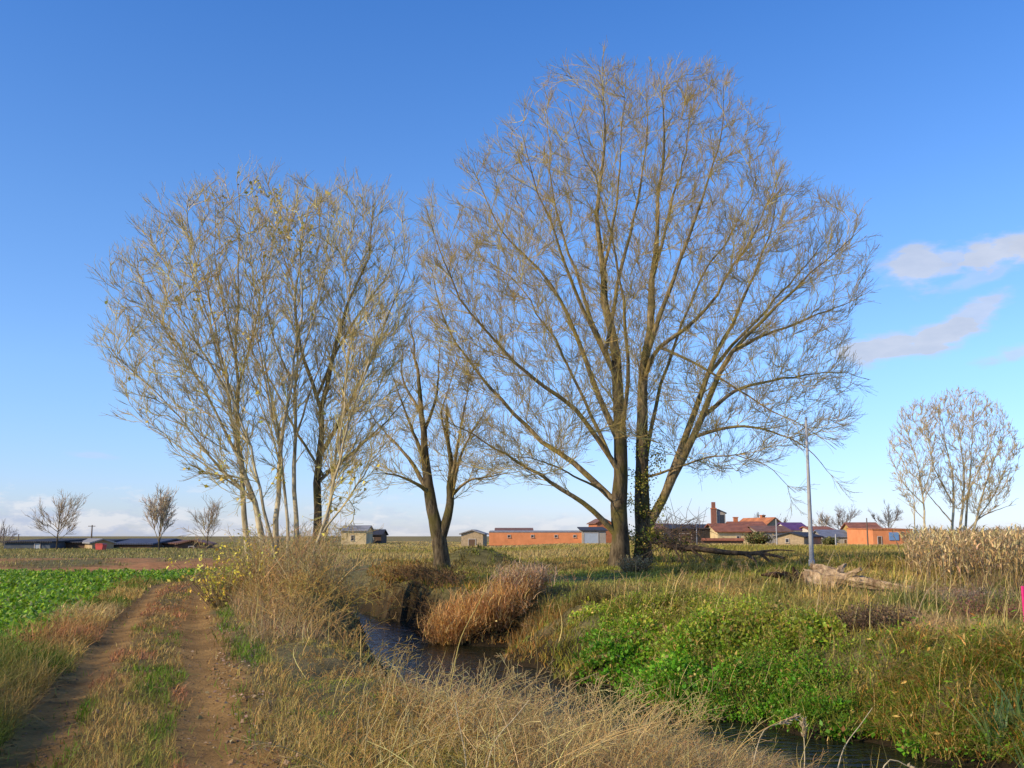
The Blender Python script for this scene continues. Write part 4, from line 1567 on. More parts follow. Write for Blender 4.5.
FT = ((.30, .22, .13), (.30, .225, .14), (.30, .225, .14))
FP = ((.44, .35, .24), (.44, .35, .24), (.44, .35, .24))
FD = ((.17, .14, .12), (.18, .15, .13), (.18, .15, .13))
far_tree('distant_tree', 'far spreading bare tree standing left of the narrow upright one', 57, 100, 547, 500, 46, 'round', FT, None, 1.3, .9)
far_tree('distant_tree', 'far narrow upright pale tree in the field at the left', 159, 100, 548, 494, 26, 'tall', FP, None, 1.3, 1.3)
far_tree('distant_tree', 'small thin bare tree beyond the track at the left of the poplar clump', 207, 98, 548, 505, 24, 'round', FT, None, 1.2, .7)
far_tree('distant_tree', 'stubby dark bare tree cut by the left edge of the photo', -1, 108, 546, 533, 24, 'round', FD, None, .8, 1.2)
far_tree('distant_tree', 'broad dark bare tree behind the village just right of the utility pole', 842, 210, 530, 506, 44, 'round', FD, None, 1.0, 1.3)
far_tree('distant_tree', 'round dark bare tree behind the orange brick shed with the blue panel', 889, 210, 530, 505, 34, 'round', FD, None, 1.0, 1.3)
far_tree('distant_tree', 'wide low hazy bare tree behind the long tiled roofs', 757, 260, 530, 515, 24, 'round', FD, None, 1.0, 1.4)
far_tree('distant_tree', 'hazy bare tree low behind the purple roofed house', 778, 260, 530, 518, 26, 'round', FD, None, 1.0, 1.4)
far_tree('distant_tree', 'grey bare tree rising behind the slate roofs beside the utility pole', 822, 230, 530, 513, 22, 'round', FP, None, 1.0, 1.3)


# ------------------------------------------------------------------ built things
def solid(faces_list):
    """list of (verts, faces) -> verts, faces"""
    V, Fc, n = [], [], 0
    for v, f in faces_list:
        V += [tuple(p) for p in v]
        Fc += [tuple(i + n for i in q) for q in f]
        n += len(v)
    return V, Fc


def box(x0, x1, y0, y1, z0, z1):
    v = [(x0, y0, z0), (x1, y0, z0), (x1, y1, z0), (x0, y1, z0), (x0, y0, z1), (x1, y0, z1), (x1, y1, z1), (x0, y1, z1)]
    f = [(0, 3, 2, 1), (4, 5, 6, 7), (0, 1, 5, 4), (1, 2, 6, 5), (2, 3, 7, 6), (3, 0, 4, 7)]
    return v, f


def prism(profile, axis, a, b):
    """closed profile [(s,z)] extruded along x or y from a to b"""
    n = len(profile)
    if axis == 'y':
        v = [(s, a, z) for s, z in profile] + [(s, b, z) for s, z in profile]
    else:
        v = [(a, s, z) for s, z in profile] + [(b, s, z) for s, z in profile]
    f = [tuple(range(n - 1, -1, -1)), tuple(range(n, 2 * n))]
    for i in range(n):
        j = (i + 1) % n
        f.append((i, j, n + j, n + i))
    if axis == 'x':
        f = [q[::-1] for q in f]
    return v, f


def pydata(name, parts, mat, parent=None, loc=None):
    V, Fc = solid(parts)
    me = bpy.data.meshes.new(name)
    me.from_pydata(V, [], Fc)
    me.update()
    o = link(name, me, mat, parent)
    if loc is not None:
        o.location = loc
    return o


def wall_m(n, c, var=.26, scale=.7):
    return surf_mat(n, c, .92, var, scale, .25, .1)


M_w = {
    'white': wall_m('whitewash', (.66, .60, .50)), 'cream': wall_m('cream_render', (.62, .48, .26)), 'ochre': wall_m('ochre_render', (.48, .32, .10)),
    'grey': wall_m('grey_render', (.33, .30, .25)), 'stone': wall_m('stone_wall', (.40, .30, .18), .3, 3), 'brick': wall_m('brick_wall', (.46, .17, .075), .18, 2.2),
    'terra': wall_m('terracotta_brick', (.70, .265, .11), .16, 1.0), 'dark': wall_m('dark_wall', (.045, .04, .038)), 'shed': wall_m('shed_wall', (.10, .115, .13)),
    'brown': wall_m('brown_wall', (.13, .085, .06)), 'tan': wall_m('tan_wall', (.42, .31, .18))}


def tile_mat(name, c):
    m, nt = new_mat(name)
    out = N_(nt, 'ShaderNodeOutputMaterial')
    b = N_(nt, 'ShaderNodeBsdfPrincipled')
    tc = N_(nt, 'ShaderNodeTexCoord')
    wv = N_(nt, 'ShaderNodeTexWave', wave_type='BANDS', bands_direction='X')
    wv.inputs['Scale'].default_value = 1.6
    wv.inputs['Distortion'].default_value = .6
    nt.links.new(tc.outputs['Object'], wv.inputs['Vector'])
    nz = N_(nt, 'ShaderNodeTexNoise')
    nz.inputs['Scale'].default_value = .9
    nz.inputs['Detail'].default_value = 6
    nt.links.new(tc.outputs['Object'], nz.inputs['Vector'])
    rp = N_(nt, 'ShaderNodeValToRGB')
    rp.color_ramp.elements[0].position = .3
    rp.color_ramp.elements[1].position = .7
    rp.color_ramp.elements[0].color = (*(np.array(c) * .65), 1)
    rp.color_ramp.elements[1].color = (*np.clip(np.array(c) * 1.25, 0, .9), 1)
    nt.links.new(nz.outputs['Fac'], rp.inputs['Fac'])
    nt.links.new(rp.outputs['Color'], b.inputs['Base Color'])
    b.inputs['Roughness'].default_value = .85
    bp = N_(nt, 'ShaderNodeBump')
    bp.inputs['Strength'].default_value = .5
    bp.inputs['Distance'].default_value = .08
    nt.links.new(wv.outputs['Fac'], bp.inputs['Height'])
    nt.links.new(bp.outputs['Normal'], b.inputs['Normal'])
    nt.links.new(b.outputs[0], out.inputs[0])
    return m


M_r = {'red': tile_mat('red_tile', (.30, .105, .05)), 'brown': tile_mat('brown_tile', (.21, .10, .06)), 'orange': tile_mat('orange_tile', (.48, .17, .06)),
       'purple': tile_mat('purple_sheet', (.12, .05, .16)), 'slate': tile_mat('blue_grey_sheet', (.17, .19, .24)), 'dark': tile_mat('dark_sheet', (.035, .035, .042)),
       'blue': tile_mat('dark_blue_sheet', (.06, .075, .12)), 'grey': tile_mat('grey_sheet', (.28, .27, .26))}
M_glass = surf_mat('dark_glass', (.03, .035, .045), .15, .1, 2, 0, .5)
M_frame = surf_mat('window_frame_paint', (.45, .40, .34), .7, .1, 4, 0)
M_doorw = surf_mat('door_wood', (.12, .07, .04), .7, .2, 5, .1)
M_doorm = surf_mat('door_metal', (.36, .41, .46), .5, .1, 2, .05, .4)
M_conc = surf_mat('pole_concrete', (.38, .37, .35), .8, .15, 3, .15)
M_polew = surf_mat('pole_wood', (.13, .10, .075), .9, .2, 4, .1)
M_metal = surf_mat('grey_steel', (.22, .22, .23), .5, .1, 3, 0, .4, .6)


def building(name, label, cat, px0, px1, D, py_eave, py_ridge, wall, roof, ridge='x', depth=8.0, rot=0.0, openings=(), chimney=None, over=.3, group=None):
    x0, x1 = PX(px0, D), PX(px1, D)
    cx = (x0 + x1) / 2
    z0 = H(cx, D) - .3
    hw = (x1 - x0) / 2
    ze = PT(512, py_eave, D)[2] - z0
    zr = PT(512, py_ridge, D)[2] - z0
    root = thing(name, label, cat, (cx, D, z0), group)
    root.rotation_euler = (0, 0, rot)
    d = depth
    if ridge == 'x':
        prof = [(0, 0), (d, 0), (d, ze), (d / 2, zr), (0, ze)]
        pydata('wall', [prism(prof, 'x', -hw, hw)], M_w[wall], root)
        sl = (zr - ze) / (d / 2)
        t = .16
        a = [(-over, ze - sl * over + .01), (d / 2, zr + .01), (d / 2, zr + t), (-over, ze - sl * over + t)]
        b = [(d / 2, zr + .01), (d + over, ze - sl * over + .01), (d + over, ze - sl * over + t), (d / 2, zr + t)]
        rf = pydata('roof', [prism(a, 'x', -hw - over, hw + over), prism(b, 'x', -hw - over, hw + over)], M_r[roof], root)
    elif ridge == 'y':
        prof = [(-hw, 0), (hw, 0), (hw, ze), (0, zr), (-hw, ze)]
        pydata('wall', [prism(prof, 'y', 0, d)], M_w[wall], root)
        sl = (zr - ze) / hw
        t = .16
        a = [(-hw - over, ze - sl * over + .01), (0, zr + .01), (0, zr + t), (-hw - over, ze - sl * over + t)]
        b = [(0, zr + .01), (hw + over, ze - sl * over + .01), (hw + over, ze - sl * over + t), (0, zr + t)]
        rf = pydata('roof', [prism(a, 'y', -over, d + over), prism(b, 'y', -over, d + over)], M_r[roof], root)
    else:  # low single pitch, rising to the back
        prof = [(0, 0), (d, 0), (d, zr), (0, ze)]
        pydata('wall', [prism(prof, 'x', -hw, hw)], M_w[wall], root)
        sl = (zr - ze) / d
        a = [(-over, ze - sl * over + .01), (d + over, zr + sl * over + .01), (d + over, zr + sl * over + .15), (-over, ze - sl * over + .15)]
        rf = pydata('roof', [prism(a, 'x', -hw - over, hw + over)], M_r[roof], root)
    for kind, f0, f1, g0, g1 in openings:
        a, b = -hw + f0 * 2 * hw, -hw + f1 * 2 * hw
        c, e = g0 * ze + .3 * (g0 == 0), g1 * ze
        fr = .09
        ring = [box(a - fr, a, -.08, -.003, c - fr, e + fr), box(b, b + fr, -.08, -.003, c - fr, e + fr),
                box(a, b, -.08, -.003, e, e + fr)]
        if kind == 'window':
            ring.append(box(a - .12, b + .12, -.14, -.083, c - fr - .05, c - fr + .01))
            o = pydata('window', ring, M_frame, root)
            pydata('pane', [box(a, b, -.03, -.004, c, e)], M_glass, o)
        else:
            m = {'door': M_doorw, 'metal_door': M_doorm}[kind]
            o = pydata('door', [box(a, b, -.04, -.004, .31, e)], m, root)
            pydata('frame', ring, M_frame, o)
    if chimney:
        f, w, hgt = chimney
        cxx = -hw + f * 2 * hw
        yy = d * .5
        o = pydata('chimney', [box(cxx - w, cxx + w, yy - w, yy + w, zr - .4, zr + hgt), box(cxx - w * 1.25, cxx + w * 1.25, yy - w * 1.25, yy + w * 1.25, zr + hgt, zr + hgt + .15)],
                   M_w['brick'], rf)
    return root


# right-hand village, nearest rows first
building('shed', 'small pale gabled shed standing alone left of the long terracotta wall', 'shed', 461, 483, 150, 534, 530.5, 'stone', 'grey', 'y', 4, -.12, [('door', .35, .65, 0, .62)])
building('warehouse', 'long low terracotta brick warehouse between the shed and the big tree', 'warehouse', 489, 583, 160, 532.5, 531, 'terra', 'grey', 'mono', 12, 0,
         [('window', .2, .225, .68, .8), ('window', .45, .475, .68, .8), ('window', .70, .725, .68, .8), ('window', .9, .925, .68, .8)], over=.05)
building('house', 'brown roofed house showing low above the long terracotta warehouse', 'house', 496, 532, 190, 531.5, 528.5, 'brown', 'brown', 'x', 8, 0, [('window', .3, .36, .5, .75)])
building('garage', 'grey garage with pale blue metal door joined to the terracotta warehouse', 'garage', 582.6, 606, 158, 531, 527.5, 'grey', 'dark', 'mono', 8, 0, [('metal_door', .08, .66, 0, .86)])
building('house', 'unfinished brick house half hidden by the twin trunks', 'house', 597, 612, 170, 523, 519, 'brick', 'brown', 'y', 8, .1, [('window', .3, .5, .55, .75)])
building('house', 'small ochre house behind the ivy covered trunk and bare twigs', 'house', 652, 674, 190, 529, 524, 'ochre', 'brown', 'x', 8, 0, [('window', .55, .7, .4, .7)])
building('barn', 'black sided open barn left of the brick chimney', 'barn', 671, 717, 165, 529, 524.5, 'dark', 'dark', 'mono', 10, -.05, [('door', .2, .45, 0, .7)])
building('house', 'white walled house with brown tiled roof beside the black barn', 'house', 718, 749, 160, 531.5, 524, 'cream', 'red', 'x', 9, .05, [('window', .62, .7, .35, .65)], over=.5)
building('house', 'yellow walled house with long red tiled roof behind the white walled one', 'house', 736, 767, 175, 528, 522, 'ochre', 'red', 'x', 9, 0, [('window', .45, .55, .5, .8), ('window', .75, .82, .5, .8)], (.2, .35, .8), .5)
building('house', 'tall house with a bright orange tiled roof above the grey walled house', 'house', 764, 787, 185, 526, 518, 'tan', 'orange', 'y', 10, .35, [('window', .4, .55, .6, .75)], (.7, .35, .5))
building('house', 'grey walled house with brown roof and a thin post before it', 'house', 759, 792, 158, 532, 526.5, 'grey', 'brown', 'x', 9, .05, [('window', .2, .28, .45, .75), ('door', .5, .58, 0, .7)])
building('house', 'white house with a purple roof left of the utility pole', 'house', 790, 810, 170, 530, 523, 'white', 'purple', 'x', 8, .1, [('window', .12, .3, .5, .8), ('window', .6, .78, .5, .8)])
building('stone_shed', 'low tan stone shed with dark roof just left of the utility pole', 'shed', 776, 804, 135, 537, 533, 'stone', 'dark', 'y', 11, -.5, [('window', .36, .46, .5, .8)])
building('house', 'low white house with reddish roof right of the utility pole', 'house', 813, 836, 165, 531, 527, 'white', 'red', 'x', 8, .05, [('window', .3, .38, .45, .75)])
building('house', 'low house under blue grey sheet roofs right of the white one', 'house', 824, 853, 150, 537, 530.5, 'grey', 'slate', 'x', 9, -.1, [('window', .4, .48, .35, .65), ('door', .7, .78, 0, .7)])
building('house', 'ochre house with red roof next to the orange brick shed', 'house', 853, 880, 148, 529, 523, 'ochre', 'red', 'x', 8, -.15, [('window', .3, .42, .4, .7), ('door', .65, .78, 0, .65)])
sh = building('brick_shed', 'long orange brick shed with a blue panel on its wall', 'shed', 873, 914, 135, 530, 528.5, 'terra', 'orange', 'mono', 9, .05, [('door', .12, .2, 0, .6)], over=.08)
M_tarp = surf_mat('blue_sheet', (.16, .30, .50), .6, .15, 2, .1)
pydata('panel', [box(-.55, .75, -.10, -.004, .9, 1.95)], M_tarp, sh)
building('house', 'tan house with a low roof glimpsed behind the poplar clump', 'house', 341, 366, 170, 531, 526, 'cream', 'grey', 'x', 8, 0, [('window', .4, .5, .4, .7)])
building('house', 'dark low house beside the pale house behind the clump', 'house', 366, 381, 180, 535, 530, 'brown', 'dark', 'x', 8, 0, [('window', .4, .5, .4, .7)])

# chimney tower with its glazed body
tw = thing('brick_chimney', 'tall thin brick chimney rising above the village next to a grey turret', 'chimney', (PX(715, 168), 168, H(PX(715, 168), 168)))
zt = PT(715, 502, 168)[2] - tw.location.z
pydata('shaft', [box(-.40, .40, 0, .8, -.3, zt - 1.0), box(-.29, .29, .1, .7, zt - 1.0, zt)], wall_m('old_brick', (.27, .12, .08), .2, 2.5), tw)
pydata('cap', [box(-.47, .47, -.08, .88, zt - 1.15, zt - .98)], M_w['brick'], tw)
tr = thing('turret', 'small grey turret with slanted roof right against the brick chimney', 'turret', (PX(720.3, 168.4), 168.4, H(PX(720, 168), 168)))
za, zb = PT(715, 510, 168)[2] - tr.location.z, PT(715, 513, 168)[2] - tr.location.z
pydata('wall', [prism([(-.2, -.3), (1.0, -.3), (1.0, zb), (-.2, za)], 'y', 0, 1.6)], M_w['grey'], tr)
pydata('roof', [prism([(-.22, za + .01), (1.2, zb - .12), (1.2, zb + .05), (-.22, za + .18)], 'y', -.15, 1.75)], M_r['dark'], tr)
pydata('pane', [box(.05, .8, -.03, -.004, zb - 1.9, zb - .3)], M_glass, tr)

# low tiled wall in front of the white house
lw = thing('tiled_wall', 'low garden wall capped with red tiles in front of the white walled house', 'wall', (PX(723, 150), 150, H(PX(723, 150), 150)))
wl = PX(744, 150) - PX(703, 150)
zt = PT(0, 541, 150)[2] - lw.location.z
pydata('wall', [box(-wl / 2, wl / 2, 0, .3, -.3, zt)], M_w['brown'], lw)
pydata('coping', [prism([(-.25, zt + .003), (.55, zt + .003), (.55, zt + .12), (.15, zt + .42), (-.25, zt + .12)], 'x', -wl / 2 - .1, wl / 2 + .1)], M_r['red'], lw)

# left-hand sheds on the skyline
building('barn', 'long blue grey shed with a pale door at the far left skyline', 'barn', 4, 50, 112, 542.5, 540, 'shed', 'dark', 'mono', 12, 0, [('metal_door', .68, .78, 0, .85)])
building('barn', 'dark brown long shed right of the blue grey one on the left skyline', 'barn', 47, 92, 116, 543, 540.5, 'brown', 'dark', 'mono', 12, 0, [('door', .3, .36, 0, .8)])
building('barn', 'tan gabled barn just behind the small red container', 'barn', 93, 113, 110, 543, 540, 'tan', 'grey', 'y', 14, .5, [('door', .4, .6, 0, .75)])
building('barn', 'long dark blue roofed warehouse left of the narrow upright tree', 'barn', 105, 151, 120, 544.5, 540, 'brown', 'blue', 'x', 16, 0, [('door', .1, .15, 0, .7)])
building('barn', 'low red brown shed behind the narrow upright tree', 'barn', 149, 180, 124, 544, 541.5, 'brown', 'brown', 'x', 12, 0, [('window', .4, .45, .3, .7)])
building('barn', 'gabled brown barn right of the narrow upright tree', 'barn', 178, 206, 112, 544.5, 541, 'brown', 'brown', 'y', 10, .2, [('door', .4, .55, 0, .7)])

# red container
rc = thing('skip', 'small bright red container standing in front of the tan barn', 'container', (PX(99, 98), 98, H(PX(99, 98), 98)))
M_redp = surf_mat('red_paint', (.62, .085, .06), .5, .12, 3, .05, .4)
pydata('body', [prism([(-.30, .10), (.30, .10), (.38, .60), (-.38, .60)], 'y', 0, 1.0)], M_redp, rc)
pydata('lid', [prism([(-.40, .603), (.40, .603), (.28, .70), (-.28, .70)], 'y', -.04, 1.04)], M_redp, rc)
for sx in (-.22, .22):
    pydata('foot', [box(sx - .06, sx + .06, .1, .9, -.1, .098)], M_metal, rc)


# poles
def tube_obj(name, pts, r, mat, parent=None, k=10, loc=None):
    P = np.array(pts, float)[None]
    R = np.array(r, float)[None]
    V, Q, _ = tubes(P, R, k)
    n = len(pts)
    me_v = np.vstack([V, P[0, -1:]])
    top = [( (n - 1) * k + i, (n - 1) * k + (i + 1) % k, n * k) for i in range(k)]
    me = bpy.data.meshes.new(name)
    me.from_pydata([tuple(v) for v in me_v], [], [tuple(q) for q in Q] + top)
    for p in me.polygons:
        p.use_smooth = len(p.vertices) == 4
    o = link(name, me, mat, parent)
    if loc is not None:
        o.location = loc
    return o


D = 40.0
xb = PX(811, D)
zb = H(xb, D)
zt = PT(806, 420, D)
up = thing('utility_pole', 'tall pale grey concrete pole standing behind the fallen log', 'pole', (xb, D, zb))
lean = zt[0] - xb
hh = zt[2] - zb
tube_obj('shaft', [(0, 0, -.4), (lean * .25, 0, hh * .25), (lean * .6, 0, hh * .6), (lean, 0, hh)], (.10, .085, .065, .045), M_conc, up, 10)
tube_obj('base_collar', [(0, 0, -.3), (0, 0, .25)], (.13, .125), M_conc, up, 10)
tube_obj('cap', [(lean, 0, hh + .003), (lean, 0, hh + .12)], (.058, .035), M_metal, up, 8)


def thin_pole(label, px, D, pytop, r, mat, arm=None):
    x = PX(px, D)
    z = H(x, D)
    h = PT(px, pytop, D)[2] - z
    o = thing('pole', label, 'pole', (x, D, z))
    tube_obj('shaft', [(0, 0, -.3), (0, 0, h * .5), (0, 0, h)], (r, r * .9, r * .7), mat, o, 6)
    if arm:
        pydata('crossarm', [box(-arm, arm, -.05 - r, -r - .003, h * .93, h * .96)], mat, o)


thin_pole('thin dark pole behind the red container on the left skyline', 91, 140, 525, .11, M_polew, .5)
thin_pole('thin dark pole at the far left edge of the skyline', 3, 150, 528, .10, M_polew)
thin_pole('short thin pole above the blue grey shed at the left', 18, 160, 534, .10, M_polew)
thin_pole('thin pale post in front of the grey walled house', 777, 130, 519, .09, M_conc)
thin_pole('thin post before the ochre house with red roof', 868, 125, 518, .09, M_polew)
thin_pole('thin metal post in front of the black barn', 697, 120, 525, .07, M_metal)
thin_pole('white topped post between the slate roofs and the ochre house', 836, 125, 534, .10, M_conc)

# --- fallen logs
lg = thing('fallen_log', 'pale barkless fallen trunk with a splintered end lying on the far bank', 'log', tuple(PT(845, 582, 26.5) * [1, 1, 0] + [0, 0, H(*PT(845, 582, 26.5)[:2])]))
lo = np.array(lg.location) - np.array([0, 0, .06])


def LP(px, py, D):
    p = PT(px, py, D)
    return p - lo


def log_tube(pts, r, n, k, seed):
    P = resample([np.array(p) for p in pts], n)
    d = np.linspace(0, 1, len(r))
    R = np.interp(np.linspace(0, 1, n), d, r)
    V, Q, _ = tubes(P[None], R[None], k)
    rg = np.random.default_rng(seed)
    c = P.repeat(k, 0)
    a = np.tile(np.arange(k) * 2 * math.pi / k, n)
    s = np.repeat(np.linspace(0, 5, n), k)
    V = c + (V - c) * (1 + .16 * np.sin(a * 3 + s) + .14 * np.sin(5 * a - 2 * s) + rg.normal(0, .07, len(V)))[:, None]
    return V, Q, P, R


gz = lambda px, D: None
V, Q, P, R = log_tube([LP(809, 577, 27.4), LP(826, 580, 27.0), LP(850, 582, 26.6), LP(880, 587, 26.1), LP(914, 592, 25.6)], (.15, .16, .155, .13, .10, .07), 26, 14, 1)
# splintered end: push the first ring in and out
k = 14
for i in range(k):
    V[i] += np.array([-.22 * random.random() - .05 * (i % 3), .05 * random.uniform(-1, 1), .10 * random.uniform(-1, 1)])
me = bpy.data.meshes.new('trunk')
nv = len(V)
me.from_pydata([tuple(v) for v in V] + [tuple(P[0] + [.18, 0, 0]), tuple(P[-1])], [],
               [tuple(q) for q in Q] + [((i + 1) % k, i, nv) for i in range(k)] + [(nv - k + i, nv - k + (i + 1) % k, nv + 1) for i in range(k)])
link('trunk', me, M_deadwood, lg)
for nm, pts, r in (('branch_stub', [LP(846, 580, 26.6), LP(853, 575, 26.4), LP(861, 571.5, 26.2)], (.09, .07, .05)),
                   ('branch_stub', [LP(838, 578, 26.9), LP(842, 570, 27.1), LP(846, 566, 27.2)], (.10, .08, .03)),
                   ('torn_strip', [LP(812, 569, 27.7), LP(830, 573, 27.3), LP(848, 579, 26.9)], (.10, .11, .07)),
                   ('torn_strip', [LP(806, 582, 27.2), LP(818, 586, 27.0), LP(836, 588, 26.6)], (.12, .13, .09))):
    V, Q, P, R = log_tube(pts, r, 8, 8, 3)
    nv = len(V)
    me = bpy.data.meshes.new(nm)
    me.from_pydata([tuple(v) for v in V] + [tuple(P[0]), tuple(P[-1])], [], [tuple(q) for q in Q] + [((i + 1) % 8, i, nv) for i in range(8)] + [(nv - 8 + i, nv - 8 + (i + 1) % 8, nv + 1) for i in range(8)])
    link(nm, me, M_deadwood, lg)

M_darkwood = bark_mat('weathered_branch', (.035, .025, .018), (.15, .105, .065), 6)
M_rot = bark_mat('rotten_wood', (.03, .018, .01), (.12, .07, .04), 6)
# dark upturned root mass behind the log's broken end
rm = thing('root_mass', 'dark rotten root mass at the broken left end of the pale log', 'roots', (PX(792, 28.5), 28.5, H(PX(792, 28.5), 28.5)))
for j in range(9):
    a = RNG.uniform(0, math.pi)
    pts = [np.array([RNG.normal(0, .2), RNG.normal(0, .1), -.1]), np.array([math.cos(a) * .4, RNG.normal(0, .15), .25 + .12 * random.random()]),
           np.array([math.cos(a) * 1.0 - .1, RNG.normal(0, .2), .2 + .45 * math.sin(a) * random.random()])]
    V, Q, P, R = log_tube(pts, (.15, .10, .03), 8, 7, j)
    link('root', mesh_arrays('root', V, Q), M_rot, rm)

fb = thing('fallen_bough', 'long dark broken bough reaching right from the ivy covered trunk to the grass', 'bough', tuple(np.array([PX(700, 43), 43, H(PX(700, 43), 43)])))
fo = np.array(fb.location)
V, Q, P, R = log_tube([PT(652, 540, 44.6) - fo, PT(672, 546, 44) - fo, PT(700, 549, 43) - fo, PT(730, 552.5, 42.3) - fo, PT(765, 554, 41.6) - fo, PT(784, 558, 41) - fo], (.16, .14, .125, .11, .09, .07, .04), 22, 9, 5)
link('bough', mesh_arrays('bough', V, Q), M_darkwood, fb)
for pts, r in (([PT(742, 553, 42.1), PT(752, 558, 41.8), PT(760, 566, 41.5)], (.08, .06, .03)), ([PT(760, 554, 41.7), PT(768, 560, 41.5), PT(774, 567, 41.2)], (.07, .05, .03)),
               ([PT(690, 548, 43.2), PT(700, 556, 42.9), PT(710, 566, 42.6)], (.05, .04, .02)), ([PT(672, 545, 44), PT(678, 555, 43.4), PT(682, 564, 43)], (.05, .04, .02)),
               ([PT(752, 553, 41.9), PT(775, 550, 41.5), PT(795, 551, 41.2)], (.06, .04, .02))):
    V, Q, P, R = log_tube([p - fo for p in pts], r, 8, 6, 6)
    link('side_branch', mesh_arrays('side_branch', V, Q), M_darkwood, fb)
# dead twigs that hang about the broken bough
n = 260
tp = np.stack([PT(a, b, c) for a, b, c in zip(RNG.uniform(655, 702, n), RNG.uniform(520, 552, n), RNG.uniform(43, 45, n))])
dv = rdir(n, .1)
Lg = RNG.uniform(.4, 1.3, n)
TW = np.stack([tp, tp + dv * (Lg * .5)[:, None], tp + dv * Lg[:, None] + rdir(n) * .15], 1) - fo
V, Q, K = tubes(TW, np.broadcast_to(np.array([.012, .010, .006]), (n, 3)), 3, jitter(np.tile((.15, .10, .065), (n, 1)))[:, None])
link('twigs', mesh_arrays('twigs', V, Q, K), M_twig, fb)
V, Q, K = leaf_cloud(np.stack([PT(a, b, 44.3) - fo for a, b in [(655, 538), (662, 541), (668, 543), (676, 545), (650, 532), (685, 543)]]), 380, .18, (.1, .2), IVY)
link('leaves', mesh_arrays('leaves', V, Q, K), M_green, fb)


# --- bushes
def bush(name, label, px, D, w, h, stem_cols, leaf_cols, n_st=380, lf=2600, lsize=(.03, .07), bend=.5, group=None, mat=M_grass, tall=.45, plume=0):
    x, y = PX(px, D), D
    z = H(x, y)
    root = thing(name, label, 'bush' if 'bush' in name else 'shrub', (x, y, z), group)
    a = RNG.uniform(0, 2 * math.pi, n_st)
    q = w * .28 * np.sqrt(RNG.random(n_st))
    bx = x + q * np.cos(a)
    by = y + q * np.sin(a)
    bz = height(bx, by)
    p = np.stack([bx - x, by - y, bz - z - .05], -1)
    hh = h * RNG.uniform(tall, 1.05, n_st)
    sc = jitter(np.array(stem_cols)[RNG.integers(0, len(stem_cols), n_st)], .2)
    dirs = norm(np.stack([np.cos(a) * (q / (w * .28)) * .75 + RNG.normal(0, .25, n_st), np.sin(a) * (q / (w * .28)) * .75 + RNG.normal(0, .25, n_st), np.full(n_st, 1.0)], -1))
    t = np.linspace(0, 1, 5)
    mid = p[:, None] + dirs[:, None] * (hh[:, None] * t[None])[..., None]
    mid[..., 2] -= (hh[:, None] * .18 * t[None] ** 2.2)
    mid[..., 0] += .10 * h * t[None] ** 2
    R = np.broadcast_to((1 - .75 * t)[None] * max(.005, D * .0003), (n_st, 5))
    V, Q, K = tubes(mid, R * 1.25, 3, sc[:, None])
    link('stems', mesh_arrays('stems', V, Q, K), M_twig, root)
    if plume:
        i = RNG.integers(0, n_st, plume)
        bp_ = mid[i, RNG.integers(0, 5, plume)] + RNG.normal(0, .07, (plume, 3))
        c = jitter(np.array(leaf_cols)[RNG.integers(0, len(leaf_cols), plume)], .2)
        V, Q, K = blades(bp_, h * RNG.uniform(.2, .5, plume), np.full(plume, max(.012, D * .0007)), RNG.normal(.2, 2.5, plume), RNG.uniform(.2, 1.7, plume), c, 4, c * 1.2)
        link('plumes', mesh_arrays('plumes', V, Q, K), mat, root)
    i = RNG.integers(0, n_st, lf)
    u = 1 - RNG.random(lf) ** 1.6 * .85
    fi = u * 4
    j = np.minimum(fi.astype(int), 3)
    fr = (fi - j)[:, None]
    P = mid[i, j] * (1 - fr) + mid[i, j + 1] * fr + RNG.normal(0, .05 * h, (lf, 3))
    c = jitter(np.array(leaf_cols)[RNG.integers(0, len(leaf_cols), lf)], .22)
    L = RNG.uniform(*lsize, lf)
    V, Q, K = leaves(P, rdir(lf, .4), rdir(lf, .8), L, L * .6, c)
    link('leaves', mesh_arrays('leaves', V, Q, K), mat, root)
    return root


OB = [(.52, .30, .095), (.46, .25, .085), (.58, .38, .14), (.40, .24, .10)]
OS = [(.46, .25, .09), (.54, .34, .14), (.38, .2, .08)]
bush('dry_bush', 'orange brown dry bush nearest the dark undercut bank', 458, 28.2, 1.4, 1.4, OS, OB, 500, 900, (.04, .08), plume=4200)
bush('dry_bush', 'orange brown dry bush in the middle between dark bank and mown patch', 492, 28.4, 1.6, 1.35, OS, OB + [(.50, .34, .17)], 500, 900, (.04, .08), plume=4600)
bush('dry_bush', 'greyish brown dry bush at the right end of the row above the stream', 522, 28.8, 1.2, 1.0, OS, [(.38, .27, .17), (.44, .29, .15)], 300, 600, (.04, .08), plume=2600)
bush('yellow_leaf_shrub', 'small shrub with bright yellow leaves at the foot of the leftmost poplar', 232, 29.0, 1.7, 2.3, [(.20, .15, .07)],
     [(.75, .62, .08), (.62, .54, .09), (.46, .45, .07), (.72, .50, .06)], 150, 800, (.07, .14), mat=M_green)
bush('yellow_leaf_shrub', 'taller sparse yellow leafed shrub growing among the poplar stems', 262, 30.5, 2.2, 2.6, [(.22, .17, .09)],
     [(.66, .57, .10), (.52, .48, .09), (.40, .37, .07)], 110, 420, (.06, .11), mat=M_green)
bush('dark_bush', 'dark brown bush on the right bank top left of the iris clump', 868, 17.2, 1.5, .62, [(.12, .075, .045)], [(.15, .095, .055), (.20, .13, .07), (.11, .08, .04)], 260, 1800, (.03, .06))
bush('red_weed_bush', 'reddish brown weedy bush in front of the maize at the right', 985, 18.5, 1.8, .75, [(.20, .10, .06)], [(.24, .10, .07), (.20, .12, .07), (.14, .13, .04)], 260, 1100, (.03, .06))
